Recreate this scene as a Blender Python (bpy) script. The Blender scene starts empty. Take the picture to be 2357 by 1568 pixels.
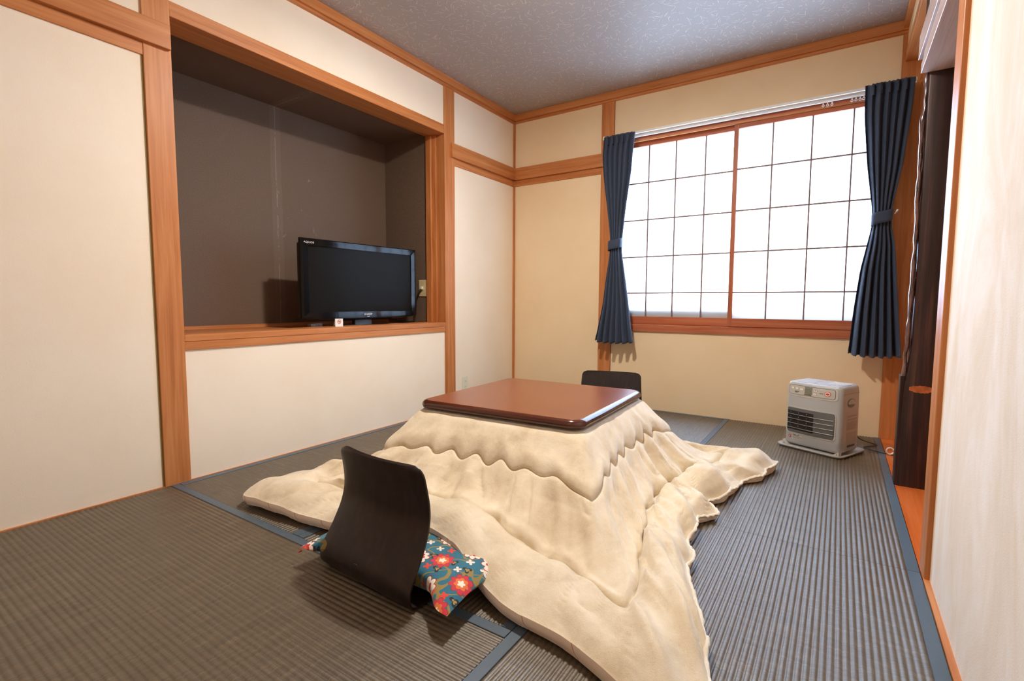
import bpy, bmesh, math, random
import numpy as np
from mathutils import Vector, Matrix, noise

random.seed(7)
SC = bpy.context.scene
COL = SC.collection
R = math.radians
PI = math.pi

# ------------------------------------------------------------------ camera
W, H = 2357.0, 1568.0
YAW, PITCH, ROLL, F = -0.583972871, 0.0780700606, 0.00424265086, 1139.18405
CZ = 0.8207


def cam_axes():
    cy, sy = math.cos(YAW), math.sin(YAW)
    cp, sp = math.cos(PITCH), math.sin(PITCH)
    cr, sr = math.cos(ROLL), math.sin(ROLL)
    f = Vector((sy * cp, cy * cp, -sp))
    r = Vector((cy, -sy, 0))
    u = r.cross(f)
    return r * cr + u * sr, -r * sr + u * cr, f


cr_, cu_, cf_ = cam_axes()
cam_d = bpy.data.cameras.new('camera')
cam = bpy.data.objects.new('camera', cam_d)
COL.objects.link(cam)
m3 = Matrix((cr_, cu_, -cf_)).transposed()
cam.matrix_world = Matrix.Translation((0, 0, CZ)) @ m3.to_4x4()
cam_d.sensor_fit = 'HORIZONTAL'
cam_d.sensor_width = 36.0
cam_d.lens = 36.0 * F / W
cam_d.clip_start = 0.02
SC.camera = cam

# ------------------------------------------------------------------ light
SC.view_settings.view_transform = 'Standard'
SC.view_settings.look = 'None'
SC.view_settings.gamma = 1.0
SC.view_settings.use_curve_mapping = False
SC.view_settings.exposure = 0.0
try:
    SC.cycles.use_denoising = True
    SC.cycles.max_bounces = 10
    SC.cycles.diffuse_bounces = 6
    SC.cycles.sample_clamp_indirect = 0.0
    SC.cycles.caustics_reflective = False
    SC.cycles.caustics_refractive = False
except Exception:
    pass

world = bpy.data.worlds.new('sky')
SC.world = world
world.use_nodes = True
wb = world.node_tree.nodes['Background']
wb.inputs[0].default_value = (0.52, 0.72, 1.0, 1)
wb.inputs[1].default_value = 25.0


def point_light(name, loc, power, color, radius):
    l = bpy.data.lights.new(name, 'POINT')
    l.energy = power
    l.color = color
    l.shadow_soft_size = radius
    o = bpy.data.objects.new(name, l)
    o.location = loc
    COL.objects.link(o)
    return o


point_light('ceiling_lamp', (-1.12, 1.80, 2.30), 22.0, (1.0, 0.92, 0.82), 0.07)
al = bpy.data.lights.new('ceiling_lamp_disc', 'AREA')
al.shape = 'DISK'
al.size = 0.13
al.energy = 41.0
al.color = (1.0, 0.92, 0.82)
alo = bpy.data.objects.new('ceiling_lamp_disc', al)
alo.location = (-1.12, 1.86, 2.30)
COL.objects.link(alo)
point_light('rear_fill_light', (-0.9, -0.55, 2.1), 6.0, (1.0, 0.93, 0.85), 0.2)  # unseen fill light added behind the camera, not a known lamp

XL, YB = -2.447, 3.723      # plaster faces of the left and back wall
XR = 0.258                  # plaster face of the right wall
ZC = 2.43                   # ceiling
XRC, YR0, YR1, ZR0, ZR1 = -3.05, 1.034, 2.785, 0.66, 2.05   # recess


# ------------------------------------------------------------------ node helpers
def newmat(name):
    m = bpy.data.materials.new(name)
    m.use_nodes = True
    nt = m.node_tree
    for n in list(nt.nodes):
        nt.nodes.remove(n)
    out = nt.nodes.new('ShaderNodeOutputMaterial')
    b = nt.nodes.new('ShaderNodeBsdfPrincipled')
    nt.links.new(b.outputs[0], out.inputs[0])
    return m, nt, b, out


def setin(nt, sock, v):
    if isinstance(v, bpy.types.NodeSocket):
        nt.links.new(v, sock)
    else:
        if hasattr(sock.default_value, '__len__') and not hasattr(v, '__len__'):
            v = (v, v, v)
        if hasattr(sock.default_value, '__len__') and len(sock.default_value) == 4 and len(v) == 3:
            v = (*v, 1)
        sock.default_value = v


def mth(nt, op, a, b=None, c=None, clamp=False):
    n = nt.nodes.new('ShaderNodeMath')
    n.operation = op
    n.use_clamp = clamp
    setin(nt, n.inputs[0], a)
    if b is not None:
        setin(nt, n.inputs[1], b)
    if c is not None:
        setin(nt, n.inputs[2], c)
    return n.outputs[0]


def vmth(nt, op, a, b=None):
    n = nt.nodes.new('ShaderNodeVectorMath')
    n.operation = op
    setin(nt, n.inputs[0], a)
    if b is not None:
        if op == 'SCALE':
            setin(nt, n.inputs['Scale'], b)
        else:
            setin(nt, n.inputs[1], b)
    return n.outputs['Vector'] if op not in ('LENGTH', 'DOT_PRODUCT', 'DISTANCE') else n.outputs['Value']


def coords(nt, scale=(1, 1, 1), loc=(0, 0, 0), kind='Object', rot=(0, 0, 0)):
    tc = nt.nodes.new('ShaderNodeTexCoord')
    mp = nt.nodes.new('ShaderNodeMapping')
    mp.inputs['Scale'].default_value = scale
    mp.inputs['Location'].default_value = loc
    mp.inputs['Rotation'].default_value = rot
    nt.links.new(tc.outputs[kind], mp.inputs[0])
    return mp.outputs[0]


def tnoise(nt, vec, scale=5, detail=4, rough=0.55, dist=0.0):
    n = nt.nodes.new('ShaderNodeTexNoise')
    nt.links.new(vec, n.inputs['Vector'])
    n.inputs['Scale'].default_value = scale
    n.inputs['Detail'].default_value = detail
    n.inputs['Roughness'].default_value = rough
    n.inputs['Distortion'].default_value = dist
    return n.outputs[0]


def ramp(nt, fac, stops, interp='LINEAR'):
    n = nt.nodes.new('ShaderNodeValToRGB')
    n.color_ramp.interpolation = interp
    els = n.color_ramp.elements
    while len(els) < len(stops):
        els.new(0.5)
    for e, (p, c) in zip(els, stops):
        e.position = p
        e.color = (*c, 1) if len(c) == 3 else c
    nt.links.new(fac, n.inputs[0])
    return n.outputs[0]


def mix(nt, fac, a, b, mode='MIX'):
    n = nt.nodes.new('ShaderNodeMix')
    n.data_type = 'RGBA'
    n.blend_type = mode
    setin(nt, n.inputs[0], fac)
    setin(nt, n.inputs[6], a)
    setin(nt, n.inputs[7], b)
    return n.outputs[2]


def bump(nt, b, height, strength=0.3, dist=0.01):
    n = nt.nodes.new('ShaderNodeBump')
    n.inputs['Strength'].default_value = strength
    n.inputs['Distance'].default_value = dist
    setin(nt, n.inputs['Height'], height)
    nt.links.new(n.outputs[0], b.inputs['Normal'])


def simple(name, col, rough=0.5, metal=0.0, spec=0.5, coat=0.0, sheen=0.0, noise_amt=0.0, nscale=40):
    m, nt, b, out = newmat(name)
    if noise_amt:
        v = coords(nt)
        n = tnoise(nt, v, nscale, 4)
        c = ramp(nt, n, [(0.3, tuple(x * (1 - noise_amt) for x in col)), (0.7, tuple(min(1, x * (1 + noise_amt)) for x in col))])
        nt.links.new(c, b.inputs['Base Color'])
    else:
        b.inputs['Base Color'].default_value = (*col, 1)
    b.inputs['Roughness'].default_value = rough
    b.inputs['Metallic'].default_value = metal
    b.inputs['Specular IOR Level'].default_value = spec
    b.inputs['Coat Weight'].default_value = coat
    b.inputs['Sheen Weight'].default_value = sheen
    return m


def srgb(r, g, b):
    f = lambda c: (c / 255 / 12.92) if c / 255 <= 0.04045 else ((c / 255 + 0.055) / 1.055) ** 2.4
    return (f(r), f(g), f(b))


def wood(name, axis, dark, mid, light, rough=0.42, gs=1.0, spec=0.4):
    """grain runs along the given axis (0,1,2)"""
    m, nt, b, out = newmat(name)
    sc = [22 * gs] * 3
    sc[axis] = 1.1 * gs
    v = coords(nt, tuple(sc))
    n1 = tnoise(nt, v, 1.6, 6, 0.6, 0.4)
    sc2 = [150 * gs] * 3
    sc2[axis] = 3
    n2 = tnoise(nt, coords(nt, tuple(sc2)), 1.0, 3)
    n3 = tnoise(nt, coords(nt, (1, 1, 1)), 1.7, 3)
    f = mth(nt, 'ADD', mth(nt, 'MULTIPLY', n1, 0.62), mth(nt, 'MULTIPLY', n2, 0.2))
    f = mth(nt, 'ADD', f, mth(nt, 'MULTIPLY', n3, 0.18))
    c = ramp(nt, f, [(0.33, dark), (0.5, mid), (0.68, light)])
    nt.links.new(c, b.inputs['Base Color'])
    b.inputs['Roughness'].default_value = rough
    b.inputs['Specular IOR Level'].default_value = spec
    bump(nt, b, n1, 0.06, 0.003)
    return m


CED = (srgb(164, 96, 50), srgb(193, 122, 68), srgb(210, 146, 94))
MW = [wood('cedar_%s' % 'xyz'[i], i, *CED) for i in range(3)]
SHO = (srgb(150, 76, 44), srgb(176, 98, 62), srgb(196, 122, 84))
MS = [wood('sash_wood_%s' % 'xyz'[i], i, *SHO, rough=0.45) for i in range(3)]
M_munt = simple('muntin_wood', srgb(128, 100, 92), 0.5)
M_winlit = wood('window_lit_wood', 1, srgb(168, 138, 124), srgb(196, 172, 160), srgb(212, 192, 182), rough=0.3, gs=1.3)  # lintel wood with the window's bright reflection painted in as paleness
M_table = wood('table_veneer', 0, srgb(104, 52, 30), srgb(126, 68, 42), srgb(142, 82, 54), rough=0.26, gs=1.4, spec=0.6)
M_tedge = wood('table_edge', 0, srgb(62, 30, 20), srgb(78, 38, 26), srgb(90, 46, 32), rough=0.16, spec=0.6)
M_dark = wood('dark_plywood', 2, srgb(30, 22, 21), srgb(40, 30, 29), srgb(52, 40, 38), rough=0.33, gs=1.5)
M_rose = wood('rosewood', 2, srgb(24, 15, 15), srgb(50, 30, 28), srgb(88, 56, 48), rough=0.38, gs=1.2)
M_board = wood('alcove_board', 1, srgb(190, 88, 34), srgb(216, 112, 52), srgb(232, 138, 76), rough=0.22, gs=0.35)


def plaster(name, c0, c1, bs=0.12, streak=False):
    m, nt, b, out = newmat(name)
    v = coords(nt)
    n = tnoise(nt, v, 1.6, 5, 0.6)
    if streak:
        n = tnoise(nt, coords(nt, (1.6, 1.6, 0.6)), 2.4, 8, 0.68, 0.8)
    c = ramp(nt, n, [(0.34, c0), (0.62, c1)])
    if streak:
        tc = nt.nodes.new('ShaderNodeTexCoord')
        sx = nt.nodes.new('ShaderNodeSeparateXYZ')
        nt.links.new(tc.outputs['Object'], sx.inputs[0])
        e = mth(nt, 'ADD', sx.outputs[1], mth(nt, 'MULTIPLY', tnoise(nt, coords(nt, (1, 1, 14)), 4.0, 4), 0.014))
        e = mth(nt, 'MULTIPLY', mth(nt, 'SUBTRACT', e, 1.822), 26.0, clamp=True)
        c = mix(nt, mth(nt, 'MULTIPLY', e, 0.75), c, srgb(226, 184, 116))
    nt.links.new(c, b.inputs['Base Color'])
    b.inputs['Roughness'].default_value = 0.85
    b.inputs['Specular IOR Level'].default_value = 0.25
    h = mth(nt, 'ADD', tnoise(nt, v, 260, 3), mth(nt, 'MULTIPLY', tnoise(nt, v, 14, 3), 1.2))
    bump(nt, b, h, bs, 0.004)
    return m


M_pl = plaster('cream_plaster', srgb(241, 226, 203), srgb(245, 233, 213))
M_plb = plaster('backlit_shade_plaster', srgb(236, 210, 170), srgb(240, 217, 180))  # darker beige puts the backlit wall's shade into the colour
M_plr = plaster('daylit_streaked_plaster', srgb(232, 220, 204), srgb(246, 244, 243), 0.15, True)  # whiter tone paints in window daylight; streaks and edge stain are real


def mat_recess():
    m, nt, b, out = newmat('brown_fibre_paper')
    v = coords(nt)
    n = tnoise(nt, v, 240, 3)
    c = ramp(nt, n, [(0.3, srgb(92, 74, 62)), (0.7, srgb(118, 98, 82))])
    stain = tnoise(nt, coords(nt, (1, 1.2, 0.9)), 4.5, 9, 0.72, 1.2)
    sm = ramp(nt, stain, [(0.69, (0, 0, 0)), (0.73, (1, 1, 1))])
    c = mix(nt, mth(nt, 'MULTIPLY', sm, 0.18), c, srgb(170, 158, 150))
    tc = nt.nodes.new('ShaderNodeTexCoord')
    sx = nt.nodes.new('ShaderNodeSeparateXYZ')
    nt.links.new(tc.outputs['Object'], sx.inputs[0])
    wob = mth(nt, 'MULTIPLY', tnoise(nt, coords(nt, (1, 1, 6)), 3.0, 4), 0.016)
    dy = mth(nt, 'ABSOLUTE', mth(nt, 'SUBTRACT', mth(nt, 'SUBTRACT', sx.outputs[1], wob), 1.862))
    brk = mth(nt, 'GREATER_THAN', tnoise(nt, coords(nt, (1, 1, 9)), 3.0, 5, 0.7), 0.44)
    seam = mth(nt, 'MULTIPLY', mth(nt, 'LESS_THAN', dy, 0.0028), brk)
    bnd = mth(nt, 'MULTIPLY', mth(nt, 'LESS_THAN', dy, 0.035), 0.25)
    c = mix(nt, mth(nt, 'MAXIMUM', mth(nt, 'MULTIPLY', seam, 0.35), mth(nt, 'MULTIPLY', bnd, 0.25)), c, srgb(176, 160, 148))
    dd = vmth(nt, 'DISTANCE', vmth(nt, 'MULTIPLY', tc.outputs['Object'], (0, 1.0, 0.6)), (0, 2.02, 0.85))
    mk = mth(nt, 'MULTIPLY', mth(nt, 'LESS_THAN', dd, 0.16), mth(nt, 'GREATER_THAN', tnoise(nt, coords(nt, (1, 1, 0.6)), 24, 5, 0.6, 1.0), 0.655))
    c = mix(nt, mth(nt, 'MULTIPLY', mk, 0.22), c, srgb(184, 172, 160))
    nt.links.new(c, b.inputs['Base Color'])
    b.inputs['Roughness'].default_value = 0.75
    bump(nt, b, n, 0.25, 0.002)
    return m


M_rec = mat_recess()


def stroke_mask(nt, vec2, scale, length, width, seedoff):
    """short straight fibres, one per voronoi cell"""
    vo = nt.nodes.new('ShaderNodeTexVoronoi')
    vo.voronoi_dimensions = '2D'
    vo.inputs['Scale'].default_value = scale
    add = vmth(nt, 'ADD', vec2, (seedoff, seedoff * 1.7, 0))
    nt.links.new(add, vo.inputs['Vector'])
    d = vmth(nt, 'SUBTRACT', add, vo.outputs['Position'])
    sep = nt.nodes.new('ShaderNodeSeparateColor')
    nt.links.new(vo.outputs['Color'], sep.inputs[0])
    ang = mth(nt, 'MULTIPLY', sep.outputs[0], 6.283)
    rot = nt.nodes.new('ShaderNodeVectorRotate')
    rot.rotation_type = 'Z_AXIS'
    nt.links.new(d, rot.inputs['Vector'])
    nt.links.new(ang, rot.inputs['Angle'])
    sx = nt.nodes.new('ShaderNodeSeparateXYZ')
    nt.links.new(rot.outputs[0], sx.inputs[0])
    x = mth(nt, 'ABSOLUTE', sx.outputs[0])
    bend = mth(nt, 'MULTIPLY', mth(nt, 'MULTIPLY', sx.outputs[0], sx.outputs[0]), 8.0)
    y = mth(nt, 'ABSOLUTE', mth(nt, 'SUBTRACT', sx.outputs[1], bend))
    ln = mth(nt, 'MULTIPLY', sep.outputs[1], length)
    a = mth(nt, 'LESS_THAN', x, ln)
    c = mth(nt, 'LESS_THAN', y, width)
    return mth(nt, 'MULTIPLY', a, c)


def mat_ceiling():
    m, nt, b, out = newmat('flecked_ceiling_paper')
    v = coords(nt)
    n = tnoise(nt, v, 300, 3)
    c = ramp(nt, n, [(0.3, srgb(146, 137, 131)), (0.7, srgb(180, 171, 165))])
    tot = None
    for i, (sc, ln, wd) in enumerate([(17, 0.024, 0.0010), (21, 0.018, 0.0008), (14, 0.026, 0.0009)]):
        s = stroke_mask(nt, v, sc, ln, wd, 3.1 * i + 0.37)
        tot = s if tot is None else mth(nt, 'MAXIMUM', tot, s)
    c = mix(nt, mth(nt, 'MULTIPLY', tot, 0.75), c, srgb(232, 222, 208))
    nt.links.new(c, b.inputs['Base Color'])
    b.inputs['Roughness'].default_value = 0.5
    b.inputs['Specular IOR Level'].default_value = 0.6
    bump(nt, b, n, 0.25, 0.002)
    return m


M_ceil = mat_ceiling()


def mat_tatami(name, axis):
    """ribs run along axis (0 = x, 1 = y); the fine rush lies across them"""
    m, nt, b, out = newmat(name)
    sc = [18, 18, 1]
    sc[axis] = 700
    n = tnoise(nt, coords(nt, tuple(sc)), 1.0, 3, 0.6)
    sc = [4, 4, 1]
    sc[axis] = 90
    n2 = tnoise(nt, coords(nt, tuple(sc)), 1.0, 3, 0.6)
    f = mth(nt, 'ADD', mth(nt, 'MULTIPLY', n, 0.65), mth(nt, 'MULTIPLY', n2, 0.35))
    c = ramp(nt, f, [(0.34, srgb(66, 57, 45)), (0.52, srgb(95, 83, 66)), (0.68, srgb(130, 115, 92))])
    nt.links.new(c, b.inputs['Base Color'])
    b.inputs['Roughness'].default_value = 0.42
    b.inputs['Specular IOR Level'].default_value = 1.0
    bump(nt, b, n, 0.35, 0.0015)
    return m


M_tat = [mat_tatami('tatami_rush_x', 0), mat_tatami('tatami_rush_y', 1)]
M_heri = simple('blue_grey_border_cloth', srgb(66, 86, 102), 0.45, spec=0.7, sheen=0.1, noise_amt=0.28, nscale=900)
M_white = simple('white_plastic', srgb(236, 236, 232), 0.35)
M_bracket = simple('grey_bracket', srgb(190, 190, 180), 0.4)
M_plate = simple('beige_plate', srgb(214, 196, 150), 0.4)
M_offw = simple('offwhite_plate', srgb(226, 226, 206), 0.4)
M_black = simple('black_rubber', (0.01, 0.01, 0.01), 0.45)
M_tvg = simple('piano_black', (0.006, 0.006, 0.007), 0.07, spec=0.25)
M_scr = simple('screen', (0.012, 0.011, 0.010), 0.22, spec=0.04)
M_tvgrey = simple('tv_base', (0.02, 0.02, 0.022), 0.25)
M_silver = simple('silver_trim', (0.6, 0.62, 0.66), 0.25, metal=0.6)
M_print = simple('print_white', (0.75, 0.75, 0.75), 0.5)
M_red = simple('print_red', srgb(205, 40, 48), 0.5)
M_ink = simple('print_dark', (0.03, 0.03, 0.03), 0.5)


def mat_fleece():
    m, nt, b, out = newmat('beige_fleece')
    v = coords(nt)
    n = tnoise(nt, v, 9, 6, 0.62, 0.3)
    n2 = tnoise(nt, v, 420, 2)
    f = mth(nt, 'ADD', mth(nt, 'MULTIPLY', n, 0.75), mth(nt, 'MULTIPLY', n2, 0.25))
    c = ramp(nt, f, [(0.36, srgb(208, 190, 160)), (0.5, srgb(224, 209, 182)), (0.64, srgb(234, 221, 198))])
    nt.links.new(c, b.inputs['Base Color'])
    b.inputs['Roughness'].default_value = 0.9
    b.inputs['Specular IOR Level'].default_value = 0.1
    b.inputs['Sheen Weight'].default_value = 0.55
    b.inputs['Sheen Roughness'].default_value = 0.4
    h = mth(nt, 'ADD', mth(nt, 'MULTIPLY', n2, 0.5), mth(nt, 'MULTIPLY', tnoise(nt, v, 60, 4, 0.6), 0.8))
    bump(nt, b, h, 0.35, 0.004)
    return m


M_fleece = mat_fleece()
M_pipe = simple('cream_piping', srgb(232, 222, 204), 0.85, sheen=0.4, noise_amt=0.06, nscale=200)


def mat_lining():
    m, nt, b, out = newmat('cream_lining')
    tc = nt.nodes.new('ShaderNodeTexCoord')
    sx = nt.nodes.new('ShaderNodeSeparateXYZ')
    nt.links.new(tc.outputs['Object'], sx.inputs[0])
    w = mth(nt, 'ADD', sx.outputs[0], mth(nt, 'MULTIPLY', sx.outputs[2], 0.5))
    fr = mth(nt, 'FRACT', mth(nt, 'DIVIDE', mth(nt, 'ADD', w, 10.02), 0.145))
    s = mth(nt, 'LESS_THAN', fr, 0.022)
    c = mix(nt, mth(nt, 'MULTIPLY', s, 0.8), srgb(240, 222, 202), srgb(186, 108, 78))
    nt.links.new(c, b.inputs['Base Color'])
    b.inputs['Roughness'].default_value = 0.85
    b.inputs['Sheen Weight'].default_value = 0.3
    return m


M_lining = mat_lining()


def mat_curtain():
    m, nt, b, out = newmat('navy_curtain_cloth')
    v = coords(nt, (900, 900, 500))
    n = tnoise(nt, v, 1.0, 2)
    c = ramp(nt, n, [(0.3, srgb(38, 50, 72)), (0.7, srgb(54, 68, 92))])
    nt.links.new(c, b.inputs['Base Color'])
    b.inputs['Roughness'].default_value = 0.75
    b.inputs['Sheen Weight'].default_value = 0.25
    b.inputs['Sheen Tint'].default_value = (0.6, 0.75, 1, 1)
    return m


M_curt = mat_curtain()


def mat_paper():
    m, nt, b, out = newmat('shoji_paper')
    nt.nodes.remove(b)
    t = nt.nodes.new('ShaderNodeBsdfTranslucent')
    t.inputs[0].default_value = (0.86, 0.87, 0.88, 1)
    d = nt.nodes.new('ShaderNodeBsdfDiffuse')
    d.inputs[0].default_value = (0.85, 0.84, 0.82, 1)
    mx = nt.nodes.new('ShaderNodeMixShader')
    mx.inputs[0].default_value = 0.35
    nt.links.new(t.outputs[0], mx.inputs[1])
    nt.links.new(d.outputs[0], mx.inputs[2])
    nt.links.new(mx.outputs[0], out.inputs[0])
    return m


M_paper = mat_paper()


def mat_cushion():
    m, nt, b, out = newmat('teal_floral_cloth')
    base = coords(nt, (1, 1, 0.0))
    wob = tnoise(nt, coords(nt), 16, 2)
    # vines
    n = tnoise(nt, base, 9.0, 1.0, 0.4)
    v1 = mth(nt, 'LESS_THAN', mth(nt, 'ABSOLUTE', mth(nt, 'SUBTRACT', n, 0.5)), 0.014)
    n2 = tnoise(nt, vmth(nt, 'ADD', base, (5.3, 2.1, 0)), 12.0, 1.0, 0.4)
    v2 = mth(nt, 'LESS_THAN', mth(nt, 'ABSOLUTE', mth(nt, 'SUBTRACT', n2, 0.5)), 0.014)
    c = mix(nt, tnoise(nt, coords(nt), 300, 2), srgb(20, 88, 116), srgb(40, 128, 152))
    c = mix(nt, mth(nt, 'MAXIMUM', v1, v2), c, srgb(150, 128, 66))

    def cell(scale, off):
        vo = nt.nodes.new('ShaderNodeTexVoronoi')
        vo.voronoi_dimensions = '2D'
        vo.inputs['Scale'].default_value = scale
        vo.inputs['Randomness'].default_value = 0.75
        a = vmth(nt, 'ADD', base, off)
        nt.links.new(a, vo.inputs['Vector'])
        d = vmth(nt, 'SUBTRACT', a, vo.outputs['Position'])
        sp = nt.nodes.new('ShaderNodeSeparateXYZ')
        nt.links.new(d, sp.inputs[0])
        ang = mth(nt, 'ARCTAN2', sp.outputs[1], sp.outputs[0])
        r = vmth(nt, 'LENGTH', d)
        r = mth(nt, 'ADD', r, mth(nt, 'MULTIPLY', mth(nt, 'SUBTRACT', wob, 0.5), 0.006))
        cc = nt.nodes.new('ShaderNodeSeparateColor')
        nt.links.new(vo.outputs['Color'], cc.inputs[0])
        return r, ang, cc

    def petal(r, ang, r0, amp, k, ph=0.0):
        s = mth(nt, 'ABSOLUTE', mth(nt, 'SINE', mth(nt, 'ADD', mth(nt, 'MULTIPLY', ang, k / 2.0), ph)))
        lim = mth(nt, 'ADD', r0, mth(nt, 'MULTIPLY', s, amp))
        return mth(nt, 'LESS_THAN', r, lim)

    # black and gold leaves
    r, a, cc = cell(17, (3.3, 1.2, 0))
    lf = mth(nt, 'MULTIPLY', petal(r, a, 0.003, 0.011, 3), mth(nt, 'GREATER_THAN', cc.outputs[2], 0.45))
    lf2 = mth(nt, 'MULTIPLY', petal(r, a, 0.001, 0.006, 3), mth(nt, 'GREATER_THAN', cc.outputs[2], 0.45))
    c = mix(nt, lf, c, srgb(26, 24, 30))
    c = mix(nt, lf2, c, srgb(176, 148, 84))
    # small florets
    r, a, cc = cell(20, (1.7, 7.7, 0))
    sf = mth(nt, 'MULTIPLY', petal(r, a, 0.003, 0.009, 4), mth(nt, 'GREATER_THAN', cc.outputs[1], 0.5))
    fc = mix(nt, mth(nt, 'GREATER_THAN', cc.outputs[0], 0.5), srgb(226, 62, 40), srgb(238, 226, 214))
    c = mix(nt, sf, c, fc)
    # big flowers
    r, a, cc = cell(10.5, (0.42, 0.31, 0))
    isw = mth(nt, 'GREATER_THAN', cc.outputs[0], 0.42)
    o1 = petal(r, a, 0.023, 0.009, 9)
    o0 = petal(r, a, 0.025, 0.010, 9)
    o2 = petal(r, a, 0.015, 0.005, 7, 0.6)
    o3 = petal(r, a, 0.006, 0.005, 5, 0.2)
    c = mix(nt, o0, c, srgb(150, 46, 40))
    c = mix(nt, o1, c, mix(nt, isw, srgb(206, 44, 62), srgb(242, 230, 216)))
    c = mix(nt, o2, c, mix(nt, isw, srgb(226, 120, 50), srgb(196, 30, 44)))
    c = mix(nt, o3, c, mix(nt, isw, srgb(240, 236, 216), srgb(224, 92, 60)))
    nt.links.new(c, b.inputs['Base Color'])
    b.inputs['Roughness'].default_value = 0.8
    b.inputs['Sheen Weight'].default_value = 0.2
    bump(nt, b, tnoise(nt, coords(nt), 700, 2), 0.4, 0.002)
    return m


M_cush = mat_cushion()
M_heat = simple('heater_silver_grey', srgb(178, 178, 177), 0.36, spec=0.5)
M_heatd = simple('heater_dark_inside', srgb(34, 28, 26), 0.5)
M_heatm = simple('heater_mid_grey', srgb(112, 112, 112), 0.35, metal=0.4)
M_heats = simple('heater_slat', srgb(150, 146, 140), 0.4, metal=0.7)
M_heatp = simple('heater_panel', srgb(192, 188, 180), 0.4)
M_lcd = simple('heater_display', srgb(126, 126, 108), 0.25)
M_inkg = simple('print_grey', srgb(118, 112, 104), 0.6)
M_scar = simple('bare_wood_scar', srgb(176, 96, 48), 0.8, noise_amt=0.35, nscale=60)
M_alu = simple('aluminium_sash', srgb(120, 118, 116), 0.4, metal=0.5)


def mat_lacquer():
    m, nt, b, out = newmat('lacquered_burl')
    n = tnoise(nt, coords(nt, (30, 30, 14)), 1.0, 4)
    c = ramp(nt, n, [(0.3, srgb(40, 28, 34)), (0.7, srgb(120, 84, 80))])
    nt.links.new(c, b.inputs['Base Color'])
    b.inputs['Roughness'].default_value = 0.12
    b.inputs['Specular IOR Level'].default_value = 0.9
    b.inputs['Coat Weight'].default_value = 1.0
    b.inputs['Coat Roughness'].default_value = 0.05
    return m


M_lac = mat_lacquer()


# ------------------------------------------------------------------ object helpers
def link(name, me, mat=None, parent=None, smooth=False):
    o = bpy.data.objects.new(name, me)
    if mat is not None:
        me.materials.append(mat)
    COL.objects.link(o)
    if parent is not None:
        o.parent = parent
    if smooth:
        for p in me.polygons:
            p.use_smooth = True
    return o


def bm_obj(name, bm, mat, parent=None, smooth=False):
    me = bpy.data.meshes.new(name)
    bm.normal_update()
    bm.to_mesh(me)
    bm.free()
    return link(name, me, mat, parent, smooth)


def add_box(bm, x0, x1, y0, y1, z0, z1, bev=0.0, seg=2):
    ret = bmesh.ops.create_cube(bm, size=1.0)
    vs = ret['verts']
    for v in vs:
        v.co = Vector(((x0 + x1) / 2 + v.co.x * (x1 - x0), (y0 + y1) / 2 + v.co.y * (y1 - y0), (z0 + z1) / 2 + v.co.z * (z1 - z0)))
    if bev > 0:
        es = list({e for v in vs for e in v.link_edges})
        bmesh.ops.bevel(bm, geom=es, offset=bev, segments=seg, profile=0.5, affect='EDGES')


def box(name, x0, x1, y0, y1, z0, z1, mat, parent=None, bev=0.0, kind=None, seg=2):
    bm = bmesh.new()
    add_box(bm, x0, x1, y0, y1, z0, z1, bev, seg)
    o = bm_obj(name, bm, mat, parent)
    if kind:
        o['kind'] = kind
    return o


def boxes(name, lst, mat, parent=None, bev=0.0, kind=None):
    bm = bmesh.new()
    for b in lst:
        add_box(bm, *b, bev)
    o = bm_obj(name, bm, mat, parent)
    if kind:
        o['kind'] = kind
    return o


def thing(name, label, cat, loc=(0, 0, 0), rotz=0.0, group=None):
    o = bpy.data.objects.new(name, None)
    o.empty_display_size = 0.05
    COL.objects.link(o)
    o.location = loc
    o.rotation_euler = (0, 0, rotz)
    tag(o, label, cat, group)
    return o


def tag(o, label, cat, group=None):
    o['label'] = label
    o['category'] = cat
    if group:
        o['group'] = group
    return o


def grid_obj(name, P, mat, parent=None, closed_u=False, smooth=True, flip=False):
    """P: array (nu, nv, 3)"""
    nu, nv = P.shape[:2]
    idx = np.arange(nu * nv).reshape(nu, nv)
    if closed_u:
        idx = np.vstack([idx, idx[:1]])
    a = idx[:-1, :-1].ravel(); b = idx[1:, :-1].ravel(); c = idx[1:, 1:].ravel(); d = idx[:-1, 1:].ravel()
    faces = np.stack([a, b, c, d] if not flip else [a, d, c, b], 1)
    me = bpy.data.meshes.new(name)
    me.vertices.add(nu * nv)
    me.vertices.foreach_set('co', P.reshape(-1).astype(np.float32))
    n = len(faces)
    me.loops.add(4 * n)
    me.loops.foreach_set('vertex_index', faces.ravel().astype(np.int32))
    me.polygons.add(n)
    me.polygons.foreach_set('loop_start', (np.arange(n) * 4).astype(np.int32))
    me.update(calc_edges=True)
    me.validate()
    return link(name, me, mat, parent, smooth)


def smooth_pts(pts, n, closed=False):
    """Catmull-Rom through the points, n samples"""
    pts = [np.array(p, float) for p in pts]
    m = len(pts)
    out = []
    segs = m if closed else m - 1
    for k in range(n):
        t = k / (n if closed else n - 1) * segs
        i = min(int(t), segs - 1)
        f = t - i
        if closed:
            p0, p1, p2, p3 = pts[(i - 1) % m], pts[i % m], pts[(i + 1) % m], pts[(i + 2) % m]
        else:
            p1, p2 = pts[i], pts[i + 1]
            p0 = pts[i - 1] if i > 0 else 2 * p1 - p2
            p3 = pts[i + 2] if i + 2 < m else 2 * p2 - p1
        out.append(0.5 * ((2 * p1) + (-p0 + p2) * f + (2 * p0 - 5 * p1 + 4 * p2 - p3) * f * f + (-p0 + 3 * p1 - 3 * p2 + p3) * f ** 3))
    return np.array(out)


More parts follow.
